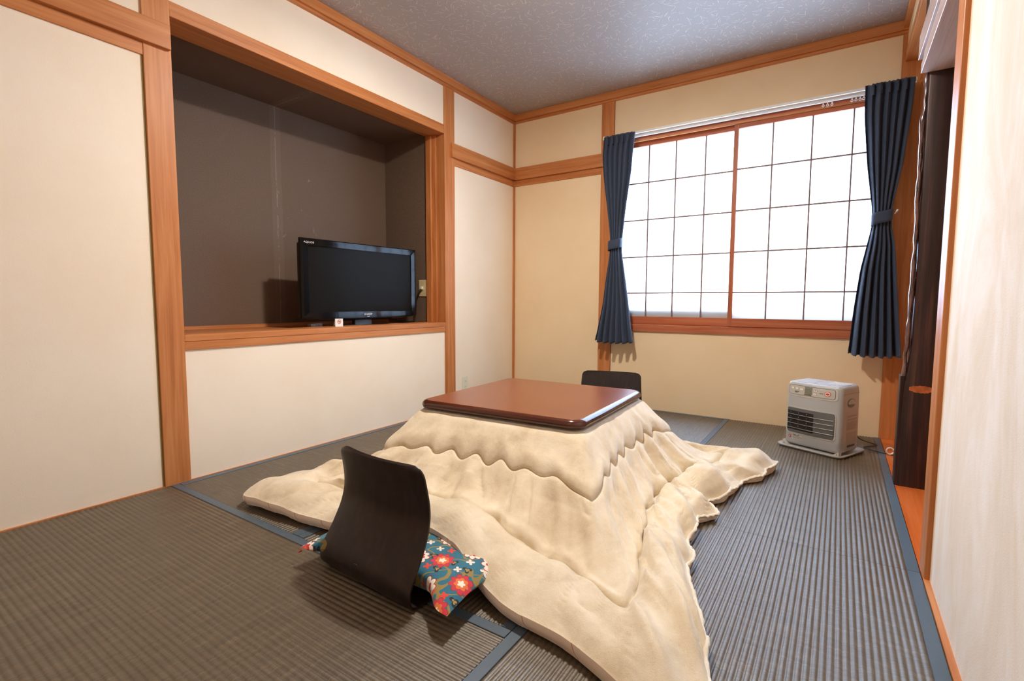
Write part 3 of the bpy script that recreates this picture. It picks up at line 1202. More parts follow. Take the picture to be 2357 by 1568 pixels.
# folds
si = arc
for i in range(NU):
    cn = math.exp(-(cdist[i] / 0.16) ** 2)
    for_side = sidei[i]
    u1 = sA = innarc[i] * 0.5 + arc[i] * 0.5
    for j in range(0, NT):
        t = T[j]
        mid = float(np.clip((t - 0.22) / 0.08, 0, 1) * np.clip((0.60 - t) / 0.06, 0, 1))
        low = float(np.clip((t - 0.56) / 0.08, 0, 1))
        lowfade = float(np.clip((1.03 - t) / 0.2, 0, 1))
        x, y = Q[i, j, 0], Q[i, j, 1]
        v = 0.0
        if mid > 0:
            n1 = noise.noise(Vector((u1 * 9 + 0.8 * t, t * 1.3, 1.7)))
            n2 = noise.noise(Vector((u1 * 15 + 2.5 * t, t * 2.0, 7.7)))
            rid = 1 - 2 * abs(noise.noise(Vector((u1 * 6.5 + 1.8 * t, t * 1.6, 12.7))))
            v += mid * (0.026 * n1 + 0.016 * n2 - 0.012 * math.exp(-abs(n1 - 0.08) / 0.035))
        if low > 0:
            n3 = noise.noise(Vector((u1 * 7.5 - 1.6 * t, t * 2.6, 4.1)))
            n4 = noise.noise(Vector((u1 * 13 + 3.5 * t, t * 2.0, 9.1)))
            rid = 1 - 2 * abs(noise.noise(Vector((x * 5.5 + y * 3.0, y * 2.2 - x * 2.0, 2.2))))
            g = 1.3 if for_side == 1 else (1.0 if for_side != 0 else 0.5)
            v += low * (0.026 * g * n3 + 0.034 * g * n4 + 0.014 * g * rid - 0.010 * g * math.exp(-abs(n4) / 0.05)) * (0.45 + 0.55 * lowfade)
        n5 = noise.noise(Vector((x * 9, y * 9, 3.3)))
        v += 0.003 * n5
        disp[i, j] += v
        # gathered hem: scalloped edge of the right side
    if for_side in (1, 2):
        wv = 0.020 * (abs(math.sin(PI * arc[i] / 0.19)) - 0.6) + 0.006 * noise.noise(Vector((arc[i] * 30, 0, 0)))
        dirv = (hem[i] - inn[i]) / segl[i]
        fade = min(1, cdist[i] / 0.06)
        Q[i, :, :2] += (dirv * wv * fade)[None, :] * (sstep(0.6, 1.0, T))[:, None]
# apply along normals, averaged for closed ring
gu = (np.roll(Q, -1, 0) - np.roll(Q, 1, 0))
gt = np.gradient(Q, axis=1)
Nn = np.cross(gu, gt)
Nn /= (np.linalg.norm(Nn, axis=2)[:, :, None] + 1e-12)
Nn *= np.sign(Nn[:, :, 2:3] + 1e-9)
disp[:, :3] *= np.array([0.0, 0.3, 0.7])
Q += Nn * disp[:, :, None]
# round off the corner ridges a little
for _ in range(5):
    Qs = (np.roll(Q, 1, 0) + np.roll(Q, -1, 0) + 2 * Q) / 4
    wgt = np.exp(-(cdist / 0.05) ** 2)[:, None, None]
    Q = Q * (1 - wgt) + Qs * wgt
# cushion and chair seat push the quilt up at the front
bx = np.exp(-((Q[:, :, 0] + 1.09) / 0.27) ** 4) * sstep(1.45, 1.20, Q[:, :, 1]) * (Q[:, :, 1] < 1.6)
Q[:, :, 2] += 0.076 * bx
# thick rolled tip on the left, raised tip on the right
tipL = np.exp(-(((Q[:, :, 0] + 1.86) / 0.13) ** 2 + ((Q[:, :, 1] - 1.16) / 0.13) ** 2))
Q[:, :, 2] += 0.022 * tipL
tipR = np.exp(-(((Q[:, :, 0] + 0.36) / 0.12) ** 2 + ((Q[:, :, 1] - 2.60) / 0.10) ** 2))
Q[:, :, 2] += 0.030 * tipR
# flatten towards the thin gathered hem on the right side
rs_ = ((sidei == 1) | (sidei == 2)).astype(float)
Q[:, :, 2] -= (rs_[:, None] * sstep(0.85, 1.0, T)[None, :]) * 0.016
Q[:, :, 2] = np.maximum(Q[:, :, 2], 0.008)

ql = thing('table_quilt', 'cream beige fleece quilt with scalloped seams, spread out from under the table top', 'quilt', (TC[0], TC[1], 0))
Qo = Q - np.array([TC[0], TC[1], 0])
fl = grid_obj('fleece_top', Qo, M_fleece, ql, closed_u=True, flip=True)
# the flat middle under the table top
bm = bmesh.new()
vs = [bm.verts.new(Vector(Qo[i, 0])) for i in range(0, NU, 2)]
bm.faces.new(vs)
bm_obj('covered_middle', bm, M_fleece, ql)
# lining band below the hem
NB = 7
Lb = np.zeros((NU, NB, 3))
outd = hem - inn
outd /= np.linalg.norm(outd, axis=1)[:, None]
for j in range(NB):
    t = j / (NB - 1)
    zt = Qo[:, -1, 2]
    under = np.minimum(zt, 0.040)
    zl = zt - under * t * 0.92
    b = 0.007 * math.sin(PI * min(1, t * 1.15)) - 0.012 * t
    sc_ = np.where(rs_ > 0, 0.5, 1.0)
    Lb[:, j, 0] = Qo[:, -1, 0] + outd[:, 0] * b * sc_
    Lb[:, j, 1] = Qo[:, -1, 1] + outd[:, 1] * b * sc_
    Lb[:, j, 2] = np.maximum(zl, 0.0025)
grid_obj('lining', Lb, M_lining, ql, closed_u=True, flip=True)
# gathered piping on the right and back hem
idx = list(range(NS - 6, 3 * NS - 20))
pp = np.array([Qo[i, -1] + np.array([outd[i, 0] * 0.003, outd[i, 1] * 0.003, 0.002 * math.sin(arc[i] * 260)]) for i in idx])
pp[:, 2] = np.maximum(pp[:, 2], 0.0075)
tube('hem_piping', pp, [0.0052 + 0.0014 * math.sin(arc[i] * 190) for i in idx], M_pipe, ql, 7, 0)


# ------------------------------------------------------------------ legless chairs
def chair(label, loc, rot):
    root = thing('legless_chair', label, 'chair', loc, rot, None)
    S = [(-0.004, 0.026), (-0.003, 0.050), (0.010, 0.078), (0.032, 0.112), (0.052, 0.148), (0.069, 0.185), (0.079, 0.225), (0.080, 0.262), (0.075, 0.300), (0.068, 0.338), (0.061, 0.372)]
    path = [(0.40, 0.0072), (0.25, 0.0072), (0.12, 0.0072), (0.050, 0.0072), (0.020, 0.0080), (0.003, 0.0135), (-0.005, 0.026)] + [(s - 0.002, z) for s, z in S[1:]]

    def shell(name, pts, n, wfun, curve, topround):
        C = smooth_pts(pts, n)
        Tn = np.gradient(C, axis=0)
        Tn /= np.linalg.norm(Tn, axis=1)[:, None]
        Nr = np.stack([Tn[:, 1], -Tn[:, 0]], 1)
        ln = np.concatenate([[0], np.cumsum(np.linalg.norm(np.diff(C, axis=0), axis=1))])
        tot = ln[-1]
        nx = 25
        th = 0.0058
        G = np.zeros((n, 2 * nx, 3))
        for i in range(n):
            w = wfun(C[i, 1], ln[i])
            d = tot - ln[i]
            r = 0.032
            if topround and d < r:
                w -= 2 * (r - math.sqrt(max(0, r * r - (r - d) ** 2)))
            for j in range(nx):
                u = -1 + 2 * j / (nx - 1)
                cv = curve(C[i, 1]) * (u * u - 1)
                tt = th * (1 - 0.55 * abs(u) ** 14)
                for k, sgn in ((j, 1), (2 * nx - 1 - j, -1)):
                    p = C[i] + Nr[i] * tt * sgn + np.array([cv, 0])
                    G[i, k] = (u * w / 2, p[0], p[1])
        o = grid_obj(name, np.concatenate([G, G[:, :1]], 1), M_dark)
        # close the ends
        bm = bmesh.new()
        bm.from_mesh(o.data)
        bmesh.ops.remove_doubles(bm, verts=bm.verts, dist=1e-5)
        bd = [e for e in bm.edges if len(e.link_faces) == 1]
        if bd:
            bmesh.ops.holes_fill(bm, edges=bd, sides=0)
        bmesh.ops.recalc_face_normals(bm, faces=bm.faces)
        bm.to_mesh(o.data)
        bm.free()
        for p in o.data.polygons:
            p.use_smooth = True
        o.parent = root
        md = o.modifiers.new('split', 'EDGE_SPLIT')
        md.split_angle = R(50)
        return o

    wz = lambda z, l: 0.415 - 0.040 * min(1, z / 0.37)
    shell('backrest', path[3:], 70, wz, lambda z: 0.020 * min(1, max(0, (z - 0.03) / 0.15)), True)
    shell('seat', path[:4][::-1], 14, lambda z, l: 0.415, lambda z: 0.0, False)
    return root


c1 = chair('dark brown bentwood legless chair in the foreground, its back to the camera', (-1.108, 0.906, 0.0), R(-3.5))
c2 = chair('dark brown bentwood legless chair seen beyond the table, below the left curtain', (-1.232, 3.070, 0.0), R(180 + 14))
# small worn maker's mark low on the back
mk = tube('maker_mark', [(0.012 * k - 0.03, -0.0105 + 0.0004 * k, 0.063 + 0.0025 * math.sin(k * 2.3)) for k in range(5)], 0.0006, M_inkg, c1, 4)

# ------------------------------------------------------------------ floor cushion
cu = thing('floor_cushion', 'teal floral floor cushion with red and white flowers on the foreground chair seat', 'cushion', (-1.063, 1.080, 0.0), R(-0.5))


def cushion_mesh():
    n = 60
    hx, hy = 0.302, 0.205
    P = []
    for sgn in (1, -1):
        A = np.zeros((n + 1, n + 1, 3))
        for i in range(n + 1):
            for j in range(n + 1):
                u, v = -1 + 2 * i / n, -1 + 2 * j / n
                e = max(0, 1 - abs(u) ** 2.6) ** 0.45 * max(0, 1 - abs(v) ** 2.6) ** 0.45
                pinch = 1 - (0.30 if v < 0 else 0.05) * (1 - float(sstep(0.56, 0.92, abs(u)))) * abs(v) ** 2
                pinch2 = 1 - 0.045 * (1 - v * v) * abs(u) ** 2
                z = 0.064 + sgn * 0.040 * e + 0.003 * noise.noise(Vector((u * 3, v * 3, sgn)))
                z -= 0.008 * (abs(u * v)) ** 3
                z = 0.012 + (z - 0.012) * (1 - 0.62 * float(sstep(0.1, 1.0, v)))
                A[i, j] = (u * hx * pinch2, v * hy * pinch, z)
        P.append(A)
    a = grid_obj('cloth_cover', P[0], M_cush, cu)
    b = grid_obj('cover_underside', P[1], M_cush, cu, flip=True)
    return a


cushion_mesh()
tube('corner_tassel', [(-0.300, -0.203, 0.044), (-0.306, -0.208, 0.041)], 0.003, M_red, cu, 5)

# ------------------------------------------------------------------ fan heater
HR = R(-24.5)
ht = thing('fan_heater', 'silver grey kerosene fan heater with slatted outlet, standing under the window', 'heater', (-0.058, 3.265, 0.0), HR)


def rbox_prof(hw, hd, r, n=5, bulge=0.0):
    out = []
    for k, (cx, cy) in enumerate(((hw - r, -hd + r), (hw - r, hd - r), (-hw + r, hd - r), (-hw + r, -hd + r))):
        a0 = -PI / 2 + k * PI / 2
        for i in range(n + 1):
            a = a0 + (PI / 2) * i / n
            out.append((cx + r * math.cos(a), cy + r * math.sin(a)))
    # extra points along the front for the bulge
    res = out[:]
    fr0, fr1 = out[-1], out[0]
    for i in range(1, 12):
        t = i / 12
        res.append((fr0[0] + (fr1[0] - fr0[0]) * t, fr0[1] - bulge * math.sin(PI * t)))
    return res


HW, HD = 0.150, 0.105


def heater_body():
    prof = [(0.018, 0.96, 0.0), (0.03, 1.0, 0.004), (0.10, 1.0, 0.012), (0.20, 0.995, 0.014), (0.30, 0.985, 0.014), (0.345, 0.978, 0.010), (0.362, 0.965, 0.008), (0.371, 0.94, 0.006), (0.375, 0.90, 0.004)]
    rings = []
    for z, s, b in prof:
        k = 1 - (1 - s)
        rings.append([(x * k, y * (1 - (1 - s) * 1.25) + (0.0), z) for x, y in rbox_prof(HW, HD, 0.028, 5, b)])
    P = np.array(rings).transpose(1, 0, 2)
    o = grid_obj('body', P, M_heat, closed_u=True)
    bm = bmesh.new()
    bm.from_mesh(o.data)
    bd = [e for e in bm.edges if len(e.link_faces) == 1]
    bmesh.ops.holes_fill(bm, edges=bd, sides=0)
    bm.to_mesh(o.data)
    bm.free()
    for p in o.data.polygons:
        p.use_smooth = len(p.vertices) < 8
    o.parent = ht
    return o


hb = heater_body()


HPROF = [(0.018, 0.96, 0.0), (0.03, 1.0, 0.004), (0.10, 1.0, 0.012), (0.20, 0.995, 0.014), (0.30, 0.985, 0.014), (0.345, 0.978, 0.010), (0.362, 0.965, 0.008), (0.375, 0.90, 0.004)]


def hfront(x, dy=0.0, z=0.2, b=None):
    """y of the bulging front at local x, height z"""
    t = (x + HW - 0.028) / (2 * (HW - 0.028))
    t = min(max(t, 0), 1)
    sc = float(np.interp(z, [p[0] for p in HPROF], [p[1] for p in HPROF]))
    bb = float(np.interp(z, [p[0] for p in HPROF], [p[2] for p in HPROF]))
    return -HD * (1 - (1 - sc) * 1.25) - bb * math.sin(PI * t) - dy


def fpanel(name, x0, x1, z0, z1, off, mat, parent, r=0.012, thick=0.003, b=0.013, tilt=0.0):
    """rounded plate following the curved front"""
    bm = bmesh.new()
    xs = [x0 + r * (1 - math.cos(PI / 2 * k / 5)) for k in range(5)] + list(np.linspace(x0 + r, x1 - r, 14)) + [x1 - r * (1 - math.cos(PI / 2 * k / 5)) for k in range(4, -1, -1)]
    F, K = [], []
    for x in xs:
        d = 0.0
        if x < x0 + r:
            d = r - math.sqrt(max(0, r * r - (x0 + r - x) ** 2))
        elif x > x1 - r:
            d = r - math.sqrt(max(0, r * r - (x - x1 + r) ** 2))
        zz = np.linspace(z0 + d, z1 - d, 5)
        F.append([bm.verts.new((x, hfront(x, off, z), z)) for z in zz])
        K.append([bm.verts.new((x, hfront(x, off - thick, z), z)) for z in zz])
    n = len(xs)
    for i in range(n - 1):
        for j in range(4):
            bm.faces.new((F[i][j], F[i + 1][j], F[i + 1][j + 1], F[i][j + 1]))
        bm.faces.new((F[i][0], K[i][0], K[i + 1][0], F[i + 1][0]))
        bm.faces.new((F[i][4], F[i + 1][4], K[i + 1][4], K[i][4]))
    for i in (0, n - 1):
        for j in range(4):
            try:
                bm.faces.new((F[i][j], F[i][j + 1], K[i][j + 1], K[i][j]))
            except ValueError:
                pass
    bmesh.ops.remove_doubles(bm, verts=bm.verts, dist=1e-6)
    bmesh.ops.recalc_face_normals(bm, faces=bm.faces)
    return bm_obj(name, bm, mat, parent)


# outlet with slats
fpanel('outlet_rim', -0.137, 0.124, 0.080, 0.234, 0.0022, M_heatp, ht, 0.020)
fpanel('outlet_dark', -0.131, 0.118, 0.089, 0.228, 0.0034, M_heatd, ht, 0.016, 0.002)
fpanel('outlet_shield', 0.016, 0.117, 0.092, 0.224, 0.0044, M_heatm, ht, 0.010, 0.001)
fpanel('outlet_brow', -0.131, 0.118, 0.211, 0.229, 0.0050, M_heatm, ht, 0.009, 0.001)
fpanel('outlet_lip', -0.128, 0.115, 0.089, 0.103, 0.0050, M_heatm, ht, 0.007, 0.001)
for k in range(4):
    z = 0.115 + k * 0.0255
    pts = [(x, hfront(x, 0.008, z), z) for x in np.linspace(-0.128, 0.114, 14)]
    tube('slat', pts, 0.0019, M_heats, ht, 6, 0)
for x in (-0.112, -0.066, -0.020):
    for k in range(4):
        bm = bmesh.new()
        z = 0.124 + k * 0.0255
        y = hfront(x, 0.0055, z)
        add_box(bm, x - 0.001, x + 0.001, y - 0.001, y + 0.002, z, z + 0.006)
        bm_obj('vane', bm, M_heats, ht)
# control panel
fpanel('panel_rim', -0.141, 0.127, 0.2960, 0.3660, 0.0012, M_heatp, ht, 0.020)
cp = fpanel('control_panel', -0.131, 0.115, 0.3060, 0.3580, 0.0020, M_ink, ht, 0.012)
fpanel('panel_face', -0.1295, 0.1135, 0.3075, 0.3565, 0.0027, M_heatp, cp, 0.011)


def disc(name, x, z, rx, rz, off, mat, parent, n=20, th=0.0012, b=None):
    bm = bmesh.new()
    f, k = [], []
    for i in range(n):
        px, pz = x + rx * math.cos(2 * PI * i / n), z + rz * math.sin(2 * PI * i / n)
        f.append(bm.verts.new((px, hfront(px, off, pz), pz)))
        k.append(bm.verts.new((px, hfront(px, off - th, pz), pz)))
    bm.faces.new(f)
    for i in range(n):
        bm.faces.new((f[i], k[i], k[(i + 1) % n], f[(i + 1) % n]))
    bmesh.ops.recalc_face_normals(bm, faces=bm.faces)
    return bm_obj(name, bm, mat, parent)


for x, z, rx, rz in ((-0.109, 0.3410, 0.0090, 0.0080), (-0.085, 0.3400, 0.0090, 0.0080), (-0.059, 0.3390, 0.0112, 0.0076), (0.016, 0.3410, 0.0100, 0.0070), (0.014, 0.3220, 0.0100, 0.0070)):
    disc('button_ring', x, z, rx, rz, 0.0034, M_inkg, cp)
    disc('button', x, z, rx - 0.0010, rz - 0.0010, 0.0040, M_offw, cp)
disc('power_button_ring', 0.078, 0.3310, 0.0150, 0.0140, 0.0034, M_red, cp)
disc('power_button', 0.078, 0.3310, 0.0126, 0.0116, 0.0040, M_offw, cp)
disc('power_button_mark', 0.078, 0.3310, 0.0088, 0.0050, 0.0046, M_red, cp)
fpanel('display', -0.040, 0.000, 0.3150, 0.3500, 0.0044, M_lcd, cp, 0.002)
MR = Matrix.Rotation(PI / 2, 4, 'X')
text_obj('symbol', '+', 0.014, M_ink, Matrix.Translation((0.016, hfront(0.016, 0.0048, 0.3410), 0.3415)) @ MR, cp)
text_obj('symbol', '-', 0.014, M_ink, Matrix.Translation((0.014, hfront(0.014, 0.0048, 0.3220), 0.3222)) @ MR, cp)
for x0, x1, z in ((-0.042, 0.002, 0.3530), (-0.042, -0.004, 0.3120), (0.038, 0.056, 0.3305), (-0.096, -0.072, 0.3240), (-0.096, -0.078, 0.3190)):
    bm = bmesh.new()
    xx = x0
    rs = random.Random(int(abs(x0) * 1e4 + z * 1e4))
    while xx < x1:
        w = rs.uniform(0.0012, 0.003)
        y = hfront(xx, 0.0040, z)
        add_box(bm, xx, xx + w, y, y + 0.001, z - 0.0013, z + 0.0013)
        xx += w + 0.0009
    bm_obj('printed_caption', bm, M_ink, cp)
# warning label on the lower front
wl = fpanel('warning_label', -0.102, -0.044, 0.048, 0.076, 0.0012, M_heatp, ht, 0.002, 0.0008, 0.012)
disc('fire_sign', -0.114, 0.062, 0.0072, 0.0085, 0.0028, M_red, ht, b=0.012)
disc('fire_sign_centre', -0.114, 0.062, 0.0038, 0.0050, 0.0032, M_heatp, ht, b=0.012)
for z in (0.072, 0.065, 0.060, 0.055):
    bm = bmesh.new()
    x = -0.097
    rs = random.Random(int(z * 1000))
    while x < (-0.048 if z < 0.07 else -0.062):
        w = rs.uniform(0.001, 0.0035) if z < 0.07 else 0.005
        y = hfront(x, 0.0020, z)
        add_box(bm, x, x + w, y, y + 0.0006, z - (0.001 if z < 0.07 else 0.0022), z + (0.001 if z < 0.07 else 0.0022))
        x += w + (0.001 if z < 0.07 else 0.003)
    bm_obj('printed_line', bm, M_inkg if z < 0.07 else M_ink, wl)
# top lid line and handle recess, side dial, side print
box('lid', -0.128, 0.128, -0.088, 0.088, 0.3748, 0.3775, simple('heater_lid_sheen', srgb(190, 196, 206), 0.2), ht, bev=0.001, seg=1)  # bluish lid colour paints in the reflected window
box('lid_seam', -0.020, -0.0185, -0.088, 0.088, 0.3774, 0.3779, M_inkg, ht)
for i, y in enumerate(np.linspace(-0.02, 0.07, 7)):
    bm = bmesh.new()
    rs = random.Random(i)
    x = 0.03
    while x < 0.115:
        w = rs.uniform(0.002, 0.007)
        add_box(bm, x, x + w, y, y + 0.004, 0.3773, 0.3779)
        x += w + 0.0025
    bm_obj('printed_line', bm, M_white, ht)


def side_disc(name, y, z, ry, rz, x, th, mat, parent, n=24, tilt=0.0):
    bm = bmesh.new()
    f = [bm.verts.new((x + th, y + ry * math.cos(2 * PI * i / n), z + rz * math.sin(2 * PI * i / n))) for i in range(n)]
    k = [bm.verts.new((x, v.co.y, v.co.z)) for v in f]
    bm.faces.new(f)
    for i in range(n):
        bm.faces.new((f[i], k[i], k[(i + 1) % n], f[(i + 1) % n]))
    bmesh.ops.recalc_face_normals(bm, faces=bm.faces)
    return bm_obj(name, bm, mat, parent)


sd = side_disc('carry_grip', -0.005, 0.285, 0.040, 0.024, HW * 0.985, 0.003, M_heatm, ht)


def grip_flap():
    bm = bmesh.new()
    n = 16
    x0 = HW * 0.985 + 0.0032
    rim = [bm.verts.new((x0, -0.005 + 0.037 * math.cos(a), 0.285 + 0.0215 * math.sin(a))) for a in np.linspace(0, PI, n)]
    out_ = [bm.verts.new((x0 + 0.010 * math.sin((i) / (n - 1) * PI), v.co.y, 0.282)) for i, v in enumerate(rim)]
    for i in range(n - 1):
        bm.faces.new((rim[i], rim[i + 1], out_[i + 1], out_[i]))
    bmesh.ops.recalc_face_normals(bm, faces=bm.faces)
    return bm_obj('grip_flap', bm, M_heat, sd, True)


grip_flap()
bm = bmesh.new()
rs = random.Random(11)
for k in range(26):
    z = 0.215 - k * 0.0058
    if k in (2, 5, 14, 15):
        continue
    y = -0.045
    while y < 0.062:
        w = rs.uniform(0.003, 0.012)
        add_box(bm, HW - 0.001, HW + 0.0005, y, min(y + w, 0.064), z, z + 0.0022)
        y += w + rs.uniform(0.001, 0.003)
bm_obj('side_print', bm, simple('print_pale', srgb(160, 150, 140), 0.6), ht)
box('side_nameplate', HW - 0.001, HW + 0.0008, -0.030, 0.052, 0.045, 0.056, M_ink, ht)
box('lid_joint', HW * 0.978 - 0.001, HW * 0.978 + 0.0012, -0.085, 0.085, 0.3355, 0.3368, M_inkg, ht)


# tray
def tray():
    prof = [(0.0, 0.0025), (0.006, 0.0025), (0.010, 0.009), (0.012, 0.014), (0.008, 0.0155), (-0.002, 0.010), (-0.016, 0.008)]
    rings = [[(x, y, z) for x, y in rsq_rect(0.163 + d, 0.138 + d, 0.03 + d)] for d, z in prof]
    P = np.array(rings).transpose(1, 0, 2)
    o = grid_obj('tray', P, M_heat, ht, closed_u=True)
    bm = bmesh.new()
    bm.from_mesh(o.data)
    bd = [e for e in bm.edges if len(e.link_faces) == 1]
    bmesh.ops.holes_fill(bm, edges=bd, sides=0)
    bm.to_mesh(o.data)
    bm.free()
    return o


def rsq_rect(hx, hy, r, n=6):
    out = []
    for k, (cx, cy) in enumerate(((hx - r, -hy + r), (hx - r, hy - r), (-hx + r, hy - r), (-hx + r, -hy + r))):
        a0 = -PI / 2 + k * PI / 2
        for i in range(n + 1):
            a = a0 + (PI / 2) * i / n
            out.append((cx + r * math.cos(a), cy + r * math.sin(a)))
    return out


tray()
for sx in (-1, 1):
    bm = bmesh.new()
    y0 = -HD - 0.012
    a = [bm.verts.new(p) for p in ((sx * 0.150, y0, 0.009), (sx * 0.118, y0, 0.009), (sx * 0.150, y0, 0.034))]
    b = [bm.verts.new((v.co.x, v.co.y + 0.03, v.co.z)) for v in a]
    bm.faces.new(a); bm.faces.new(b[::-1])
    for i in range(3):
        bm.faces.new((a[i], a[(i + 1) % 3], b[(i + 1) % 3], b[i]))
    bmesh.ops.recalc_face_normals(bm, faces=bm.faces)
    bm_obj('tray_bracket', bm, M_heatp, ht)
    bm = bmesh.new()
    bmesh.ops.create_uvsphere(bm, u_segments=8, v_segments=6, radius=0.003, matrix=Matrix.Translation((sx * 0.140, y0 - 0.001, 0.017)))
    bm_obj('screw', bm, M_heats, ht)

local(ht, tube, 'power_cord', [(0.075, 3.40, 0.09), (0.135, 3.465, 0.035), (0.195, 3.52, 0.006), (0.215, 3.50, 0.0045), (0.19, 3.46, 0.0045), (0.150, 3.41, 0.0045), (0.175, 3.375, 0.0045), (0.23, 3.34, 0.0045), (0.30, 3.30, 0.005), (0.35, 3.29, 0.008)], 0.0028, M_black, None, 6)
tag(tube('white_cable', [(0.262 + 0.016 * math.cos(a), 3.318 + 0.004 * math.cos(a), 0.024 + 0.018 * math.sin(a)) for a in np.linspace(0.3, 2 * PI - 0.3, 12)], 0.0036, M_white, None, 6),
    'small white cable loop on the orange alcove board behind the dark post', 'cable')

# ------------------------------------------------------------------ television
TVR = R(-3.0)
tv = thing('television', 'black flat television standing in the brown wall recess', 'television', (-2.655, 2.225, 0.656), TVR)
# local: width along y, screen faces +x
TW, TZ0, TZ1 = 0.452, 0.042, 0.540


def tv_body():
    n = 9
    bm = bmesh.new()
    add_box(bm, -0.075, -0.012, -TW + 0.02, TW - 0.02, TZ0 + 0.02, TZ1 - 0.02, 0.012, 3)
    o = bm_obj('back_shell', bm, M_tvgrey, tv)
    # front frame with bevelled rim and gently bowed lower edge
    yo = np.linspace(-TW, TW, 41)
    bm = bmesh.new()
    def zb(y, inset=0.0):
        return TZ0 + 0.018 * (abs(y) / TW) ** 3 + inset
    outer = [(y, zb(y)) for y in yo] + [(y, TZ1) for y in yo[::-1]]
    inner = [(max(min(y, TW - 0.046), -TW + 0.046), TZ0 + 0.054) for y in yo] + [(max(min(y, TW - 0.046), -TW + 0.046), TZ1 - 0.042) for y in yo[::-1]]
    N = len(outer)
    A = [bm.verts.new((-0.014, y, z)) for y, z in outer]
    B = [bm.verts.new((0.006, y, z)) for y, z in outer]
    sh = lambda y, z, d: (y * (1 - d / TW), (z - 0.29) * (1 - d / 0.25) + 0.29)
    C = [bm.verts.new((0.013, *sh(y, z, 0.006))) for y, z in outer]
    D = [bm.verts.new((0.013, *sh(y, z, 0.014))) for y, z in outer]
    E = [bm.verts.new((0.0118, y, z)) for y, z in inner]
    G = [bm.verts.new((0.003, y, z)) for y, z in inner]
    for a, b in ((A, B), (B, C), (C, D), (D, E), (E, G)):
        for i in range(N):
            j = (i + 1) % N
            try:
                bm.faces.new((a[i], a[j], b[j], b[i]))
            except ValueError:
                pass
    bmesh.ops.remove_doubles(bm, verts=bm.verts, dist=1e-5)
    bmesh.ops.recalc_face_normals(bm, faces=bm.faces)
    bm_obj('frame', bm, M_tvg, tv)


tv_body()
box('screen', -0.01, 0.0035, -TW + 0.045, TW - 0.045, TZ0 + 0.053, TZ1 - 0.041, M_scr, tv)
MT = Matrix(((0, 0, 1, 0), (1, 0, 0, 0), (0, 1, 0, 0), (0, 0, 0, 1)))
text_obj('printed_name', 'AQUOS', 0.016, M_print, Matrix.Translation((0.0125, -TW + 0.052, TZ1 - 0.025)) @ MT @ Matrix.Scale(1.25, 4, (1, 0, 0)), tv)
text_obj('printed_name', 'SHARP', 0.018, M_print, Matrix.Translation((0.0128, 0.02, TZ0 + 0.036)) @ MT @ Matrix.Scale(1.25, 4, (1, 0, 0)), tv)
box('indicator', 0.012, 0.0132, 0.012, 0.030, TZ0 + 0.021, TZ0 + 0.0225, M_print, tv)
for y in (0.052, 0.072, 0.092):
    box('indicator', 0.0118, 0.0130, y, y + 0.004, TZ0 + 0.010, TZ0 + 0.0115, M_inkg, tv)
box('neck', -0.045, -0.010, -0.07, 0.07, 0.008, 0.07, M_tvgrey, tv, bev=0.006)


def tv_foot():
    n = 40
    P = np.zeros((n, 5, 3))
    for i in range(n):
        a = 2 * PI * i / n
        for j, (s, z) in enumerate(((1.0, 0.0), (1.02, 0.004), (0.97, 0.009), (0.6, 0.013), (0.0, 0.014))):
            P[i, j] = (-0.01 + 0.125 * s * math.sin(a), 0.03 + 0.225 * s * math.cos(a), z)
    return grid_obj('foot', P, M_tvgrey, tv, closed_u=True, flip=False)


tv_foot()
tube('foot_trim', [(-0.01 + 0.128 * math.sin(a), 0.03 + 0.228 * math.cos(a), 0.0085) for a in np.linspace(0.15 * PI, 0.85 * PI, 30)], 0.0028, M_silver, tv, 6, 0)

# no smoking card
nc = thing('sign_card', 'small white standing card with a red no smoking sign before the television', 'sign', (-2.500, 1.903, 0.6675), R(-8))
box('card', -0.003, 0.0, -0.025, 0.025, 0.0, 0.048, M_white, nc)
bm = bmesh.new()
vs = [bm.verts.new(p) for p in ((-0.003, -0.025, 0.0475), (-0.003, 0.025, 0.0475), (-0.022, 0.025, 0.0), (-0.022, -0.025, 0.0))]
bm.faces.new(vs)
r_ = bmesh.ops.extrude_face_region(bm, geom=bm.faces[:])
for v in r_['geom']:
    if isinstance(v, bmesh.types.BMVert):
        v.co.x -= 0.0015
bm_obj('card_back', bm, M_white, nc)
tube('prohibition_ring', [(0.0006, 0.011 * math.cos(a), 0.030 + 0.011 * math.sin(a)) for a in np.linspace(0, 2 * PI, 25)], 0.0012, M_red, nc, 4, 0)
tube('prohibition_bar', [(0.0006, -0.0078, 0.0378), (0.0006, 0.0078, 0.0222)], 0.0012, M_red, nc, 4, 4)
box('cigarette', 0.0, 0.0008, -0.007, 0.0065, 0.0288, 0.0310, M_ink, nc)
box('smoke', 0.0, 0.0008, 0.0045, 0.0065, 0.0322, 0.0355, M_ink, nc)

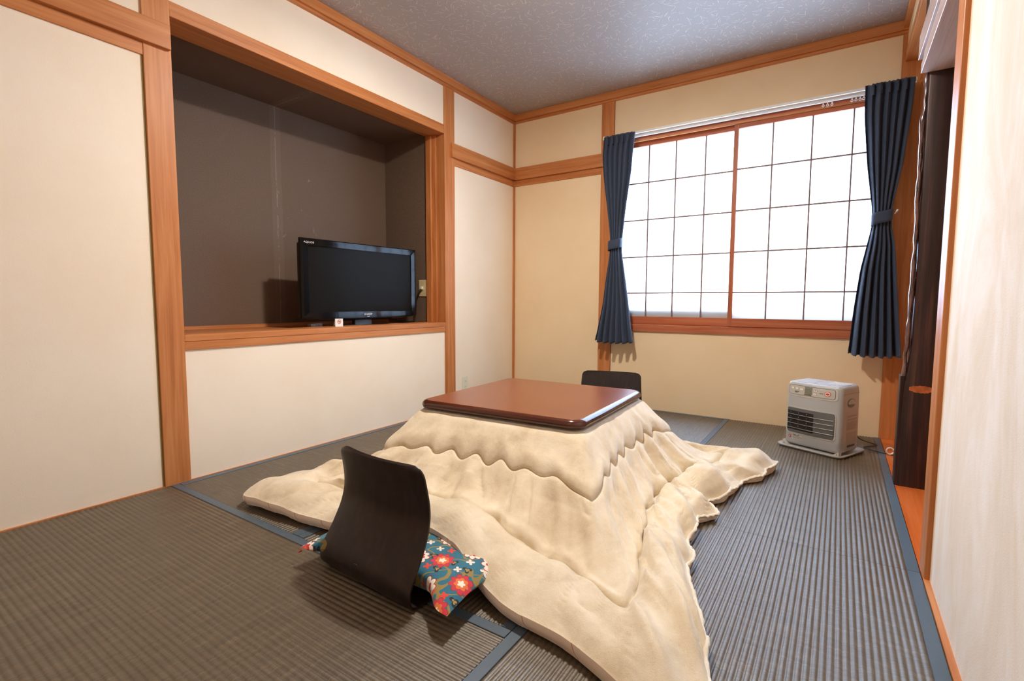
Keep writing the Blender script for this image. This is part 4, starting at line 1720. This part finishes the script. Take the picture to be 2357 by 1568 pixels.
# power strip under the television
ps = thing('power_strip', 'small grey power strip lying on the recess floor left of the television foot', 'power strip', (-2.76, 1.92, 0.6555), R(0))
box('strip_body', -0.018, 0.018, -0.042, 0.042, 0.0, 0.024, simple('strip_grey', srgb(150, 134, 122), 0.5), ps, bev=0.002)
for y in (-0.006, 0.010):
    box('socket_slot', 0.0178, 0.0184, y, y + 0.004, 0.009, 0.016, M_ink, ps)


# ------------------------------------------------------------------ outlets
ol = thing('wall_outlet', 'beige outlet plate with plugged black cords on the recess side wall', 'outlet', (-2.652, YR1, 0.921), 0)
box('plate', -0.040, 0.040, -0.006, 0.0, -0.062, 0.062, M_plate, ol, bev=0.002)
box('socket', -0.014, 0.014, -0.0075, -0.004, -0.016, 0.016, M_plate, ol, bev=0.001)
box('plug', -0.012, 0.010, -0.026, -0.0075, -0.010, 0.012, M_offw, ol, bev=0.004)
local(tv, tube, 'power_cord', [(-2.656, YR1 - 0.024, 0.914), (-2.665, YR1 - 0.035, 0.89), (-2.69, YR1 - 0.035, 0.84), (-2.70, YR1 - 0.03, 0.76), (-2.705, YR1 - 0.04, 0.69), (-2.73, YR1 - 0.07, 0.661), (-2.78, YR1 - 0.12, 0.661)], 0.0036, M_black, None, 7)
local(tv, tube, 'antenna_cord', [(-2.66, YR1 - 0.012, 0.905), (-2.69, YR1 - 0.016, 0.86), (-2.715, YR1 - 0.016, 0.80), (-2.722, YR1 - 0.02, 0.72), (-2.71, YR1 - 0.03, 0.675), (-2.75, YR1 - 0.06, 0.664), (-2.82, YR1 - 0.10, 0.662)], 0.0028, M_black, None, 7)
o2 = thing('wall_outlet', 'white double outlet low on the left wall, partly hidden by the table top', 'outlet', (XL, 3.027, 0.172), 0)
box('plate', 0.0, 0.006, -0.036, 0.036, -0.060, 0.060, M_offw, o2, bev=0.002)
for z in (0.022, -0.022):
    s_ = box('socket', 0.0055, 0.0075, -0.012, 0.012, z - 0.014, z + 0.014, M_offw, o2, bev=0.001)
    for y in (-0.005, 0.004):
        box('socket_slot', 0.0074, 0.0080, y, y + 0.0018, z - 0.004, z + 0.005, M_ink, s_)
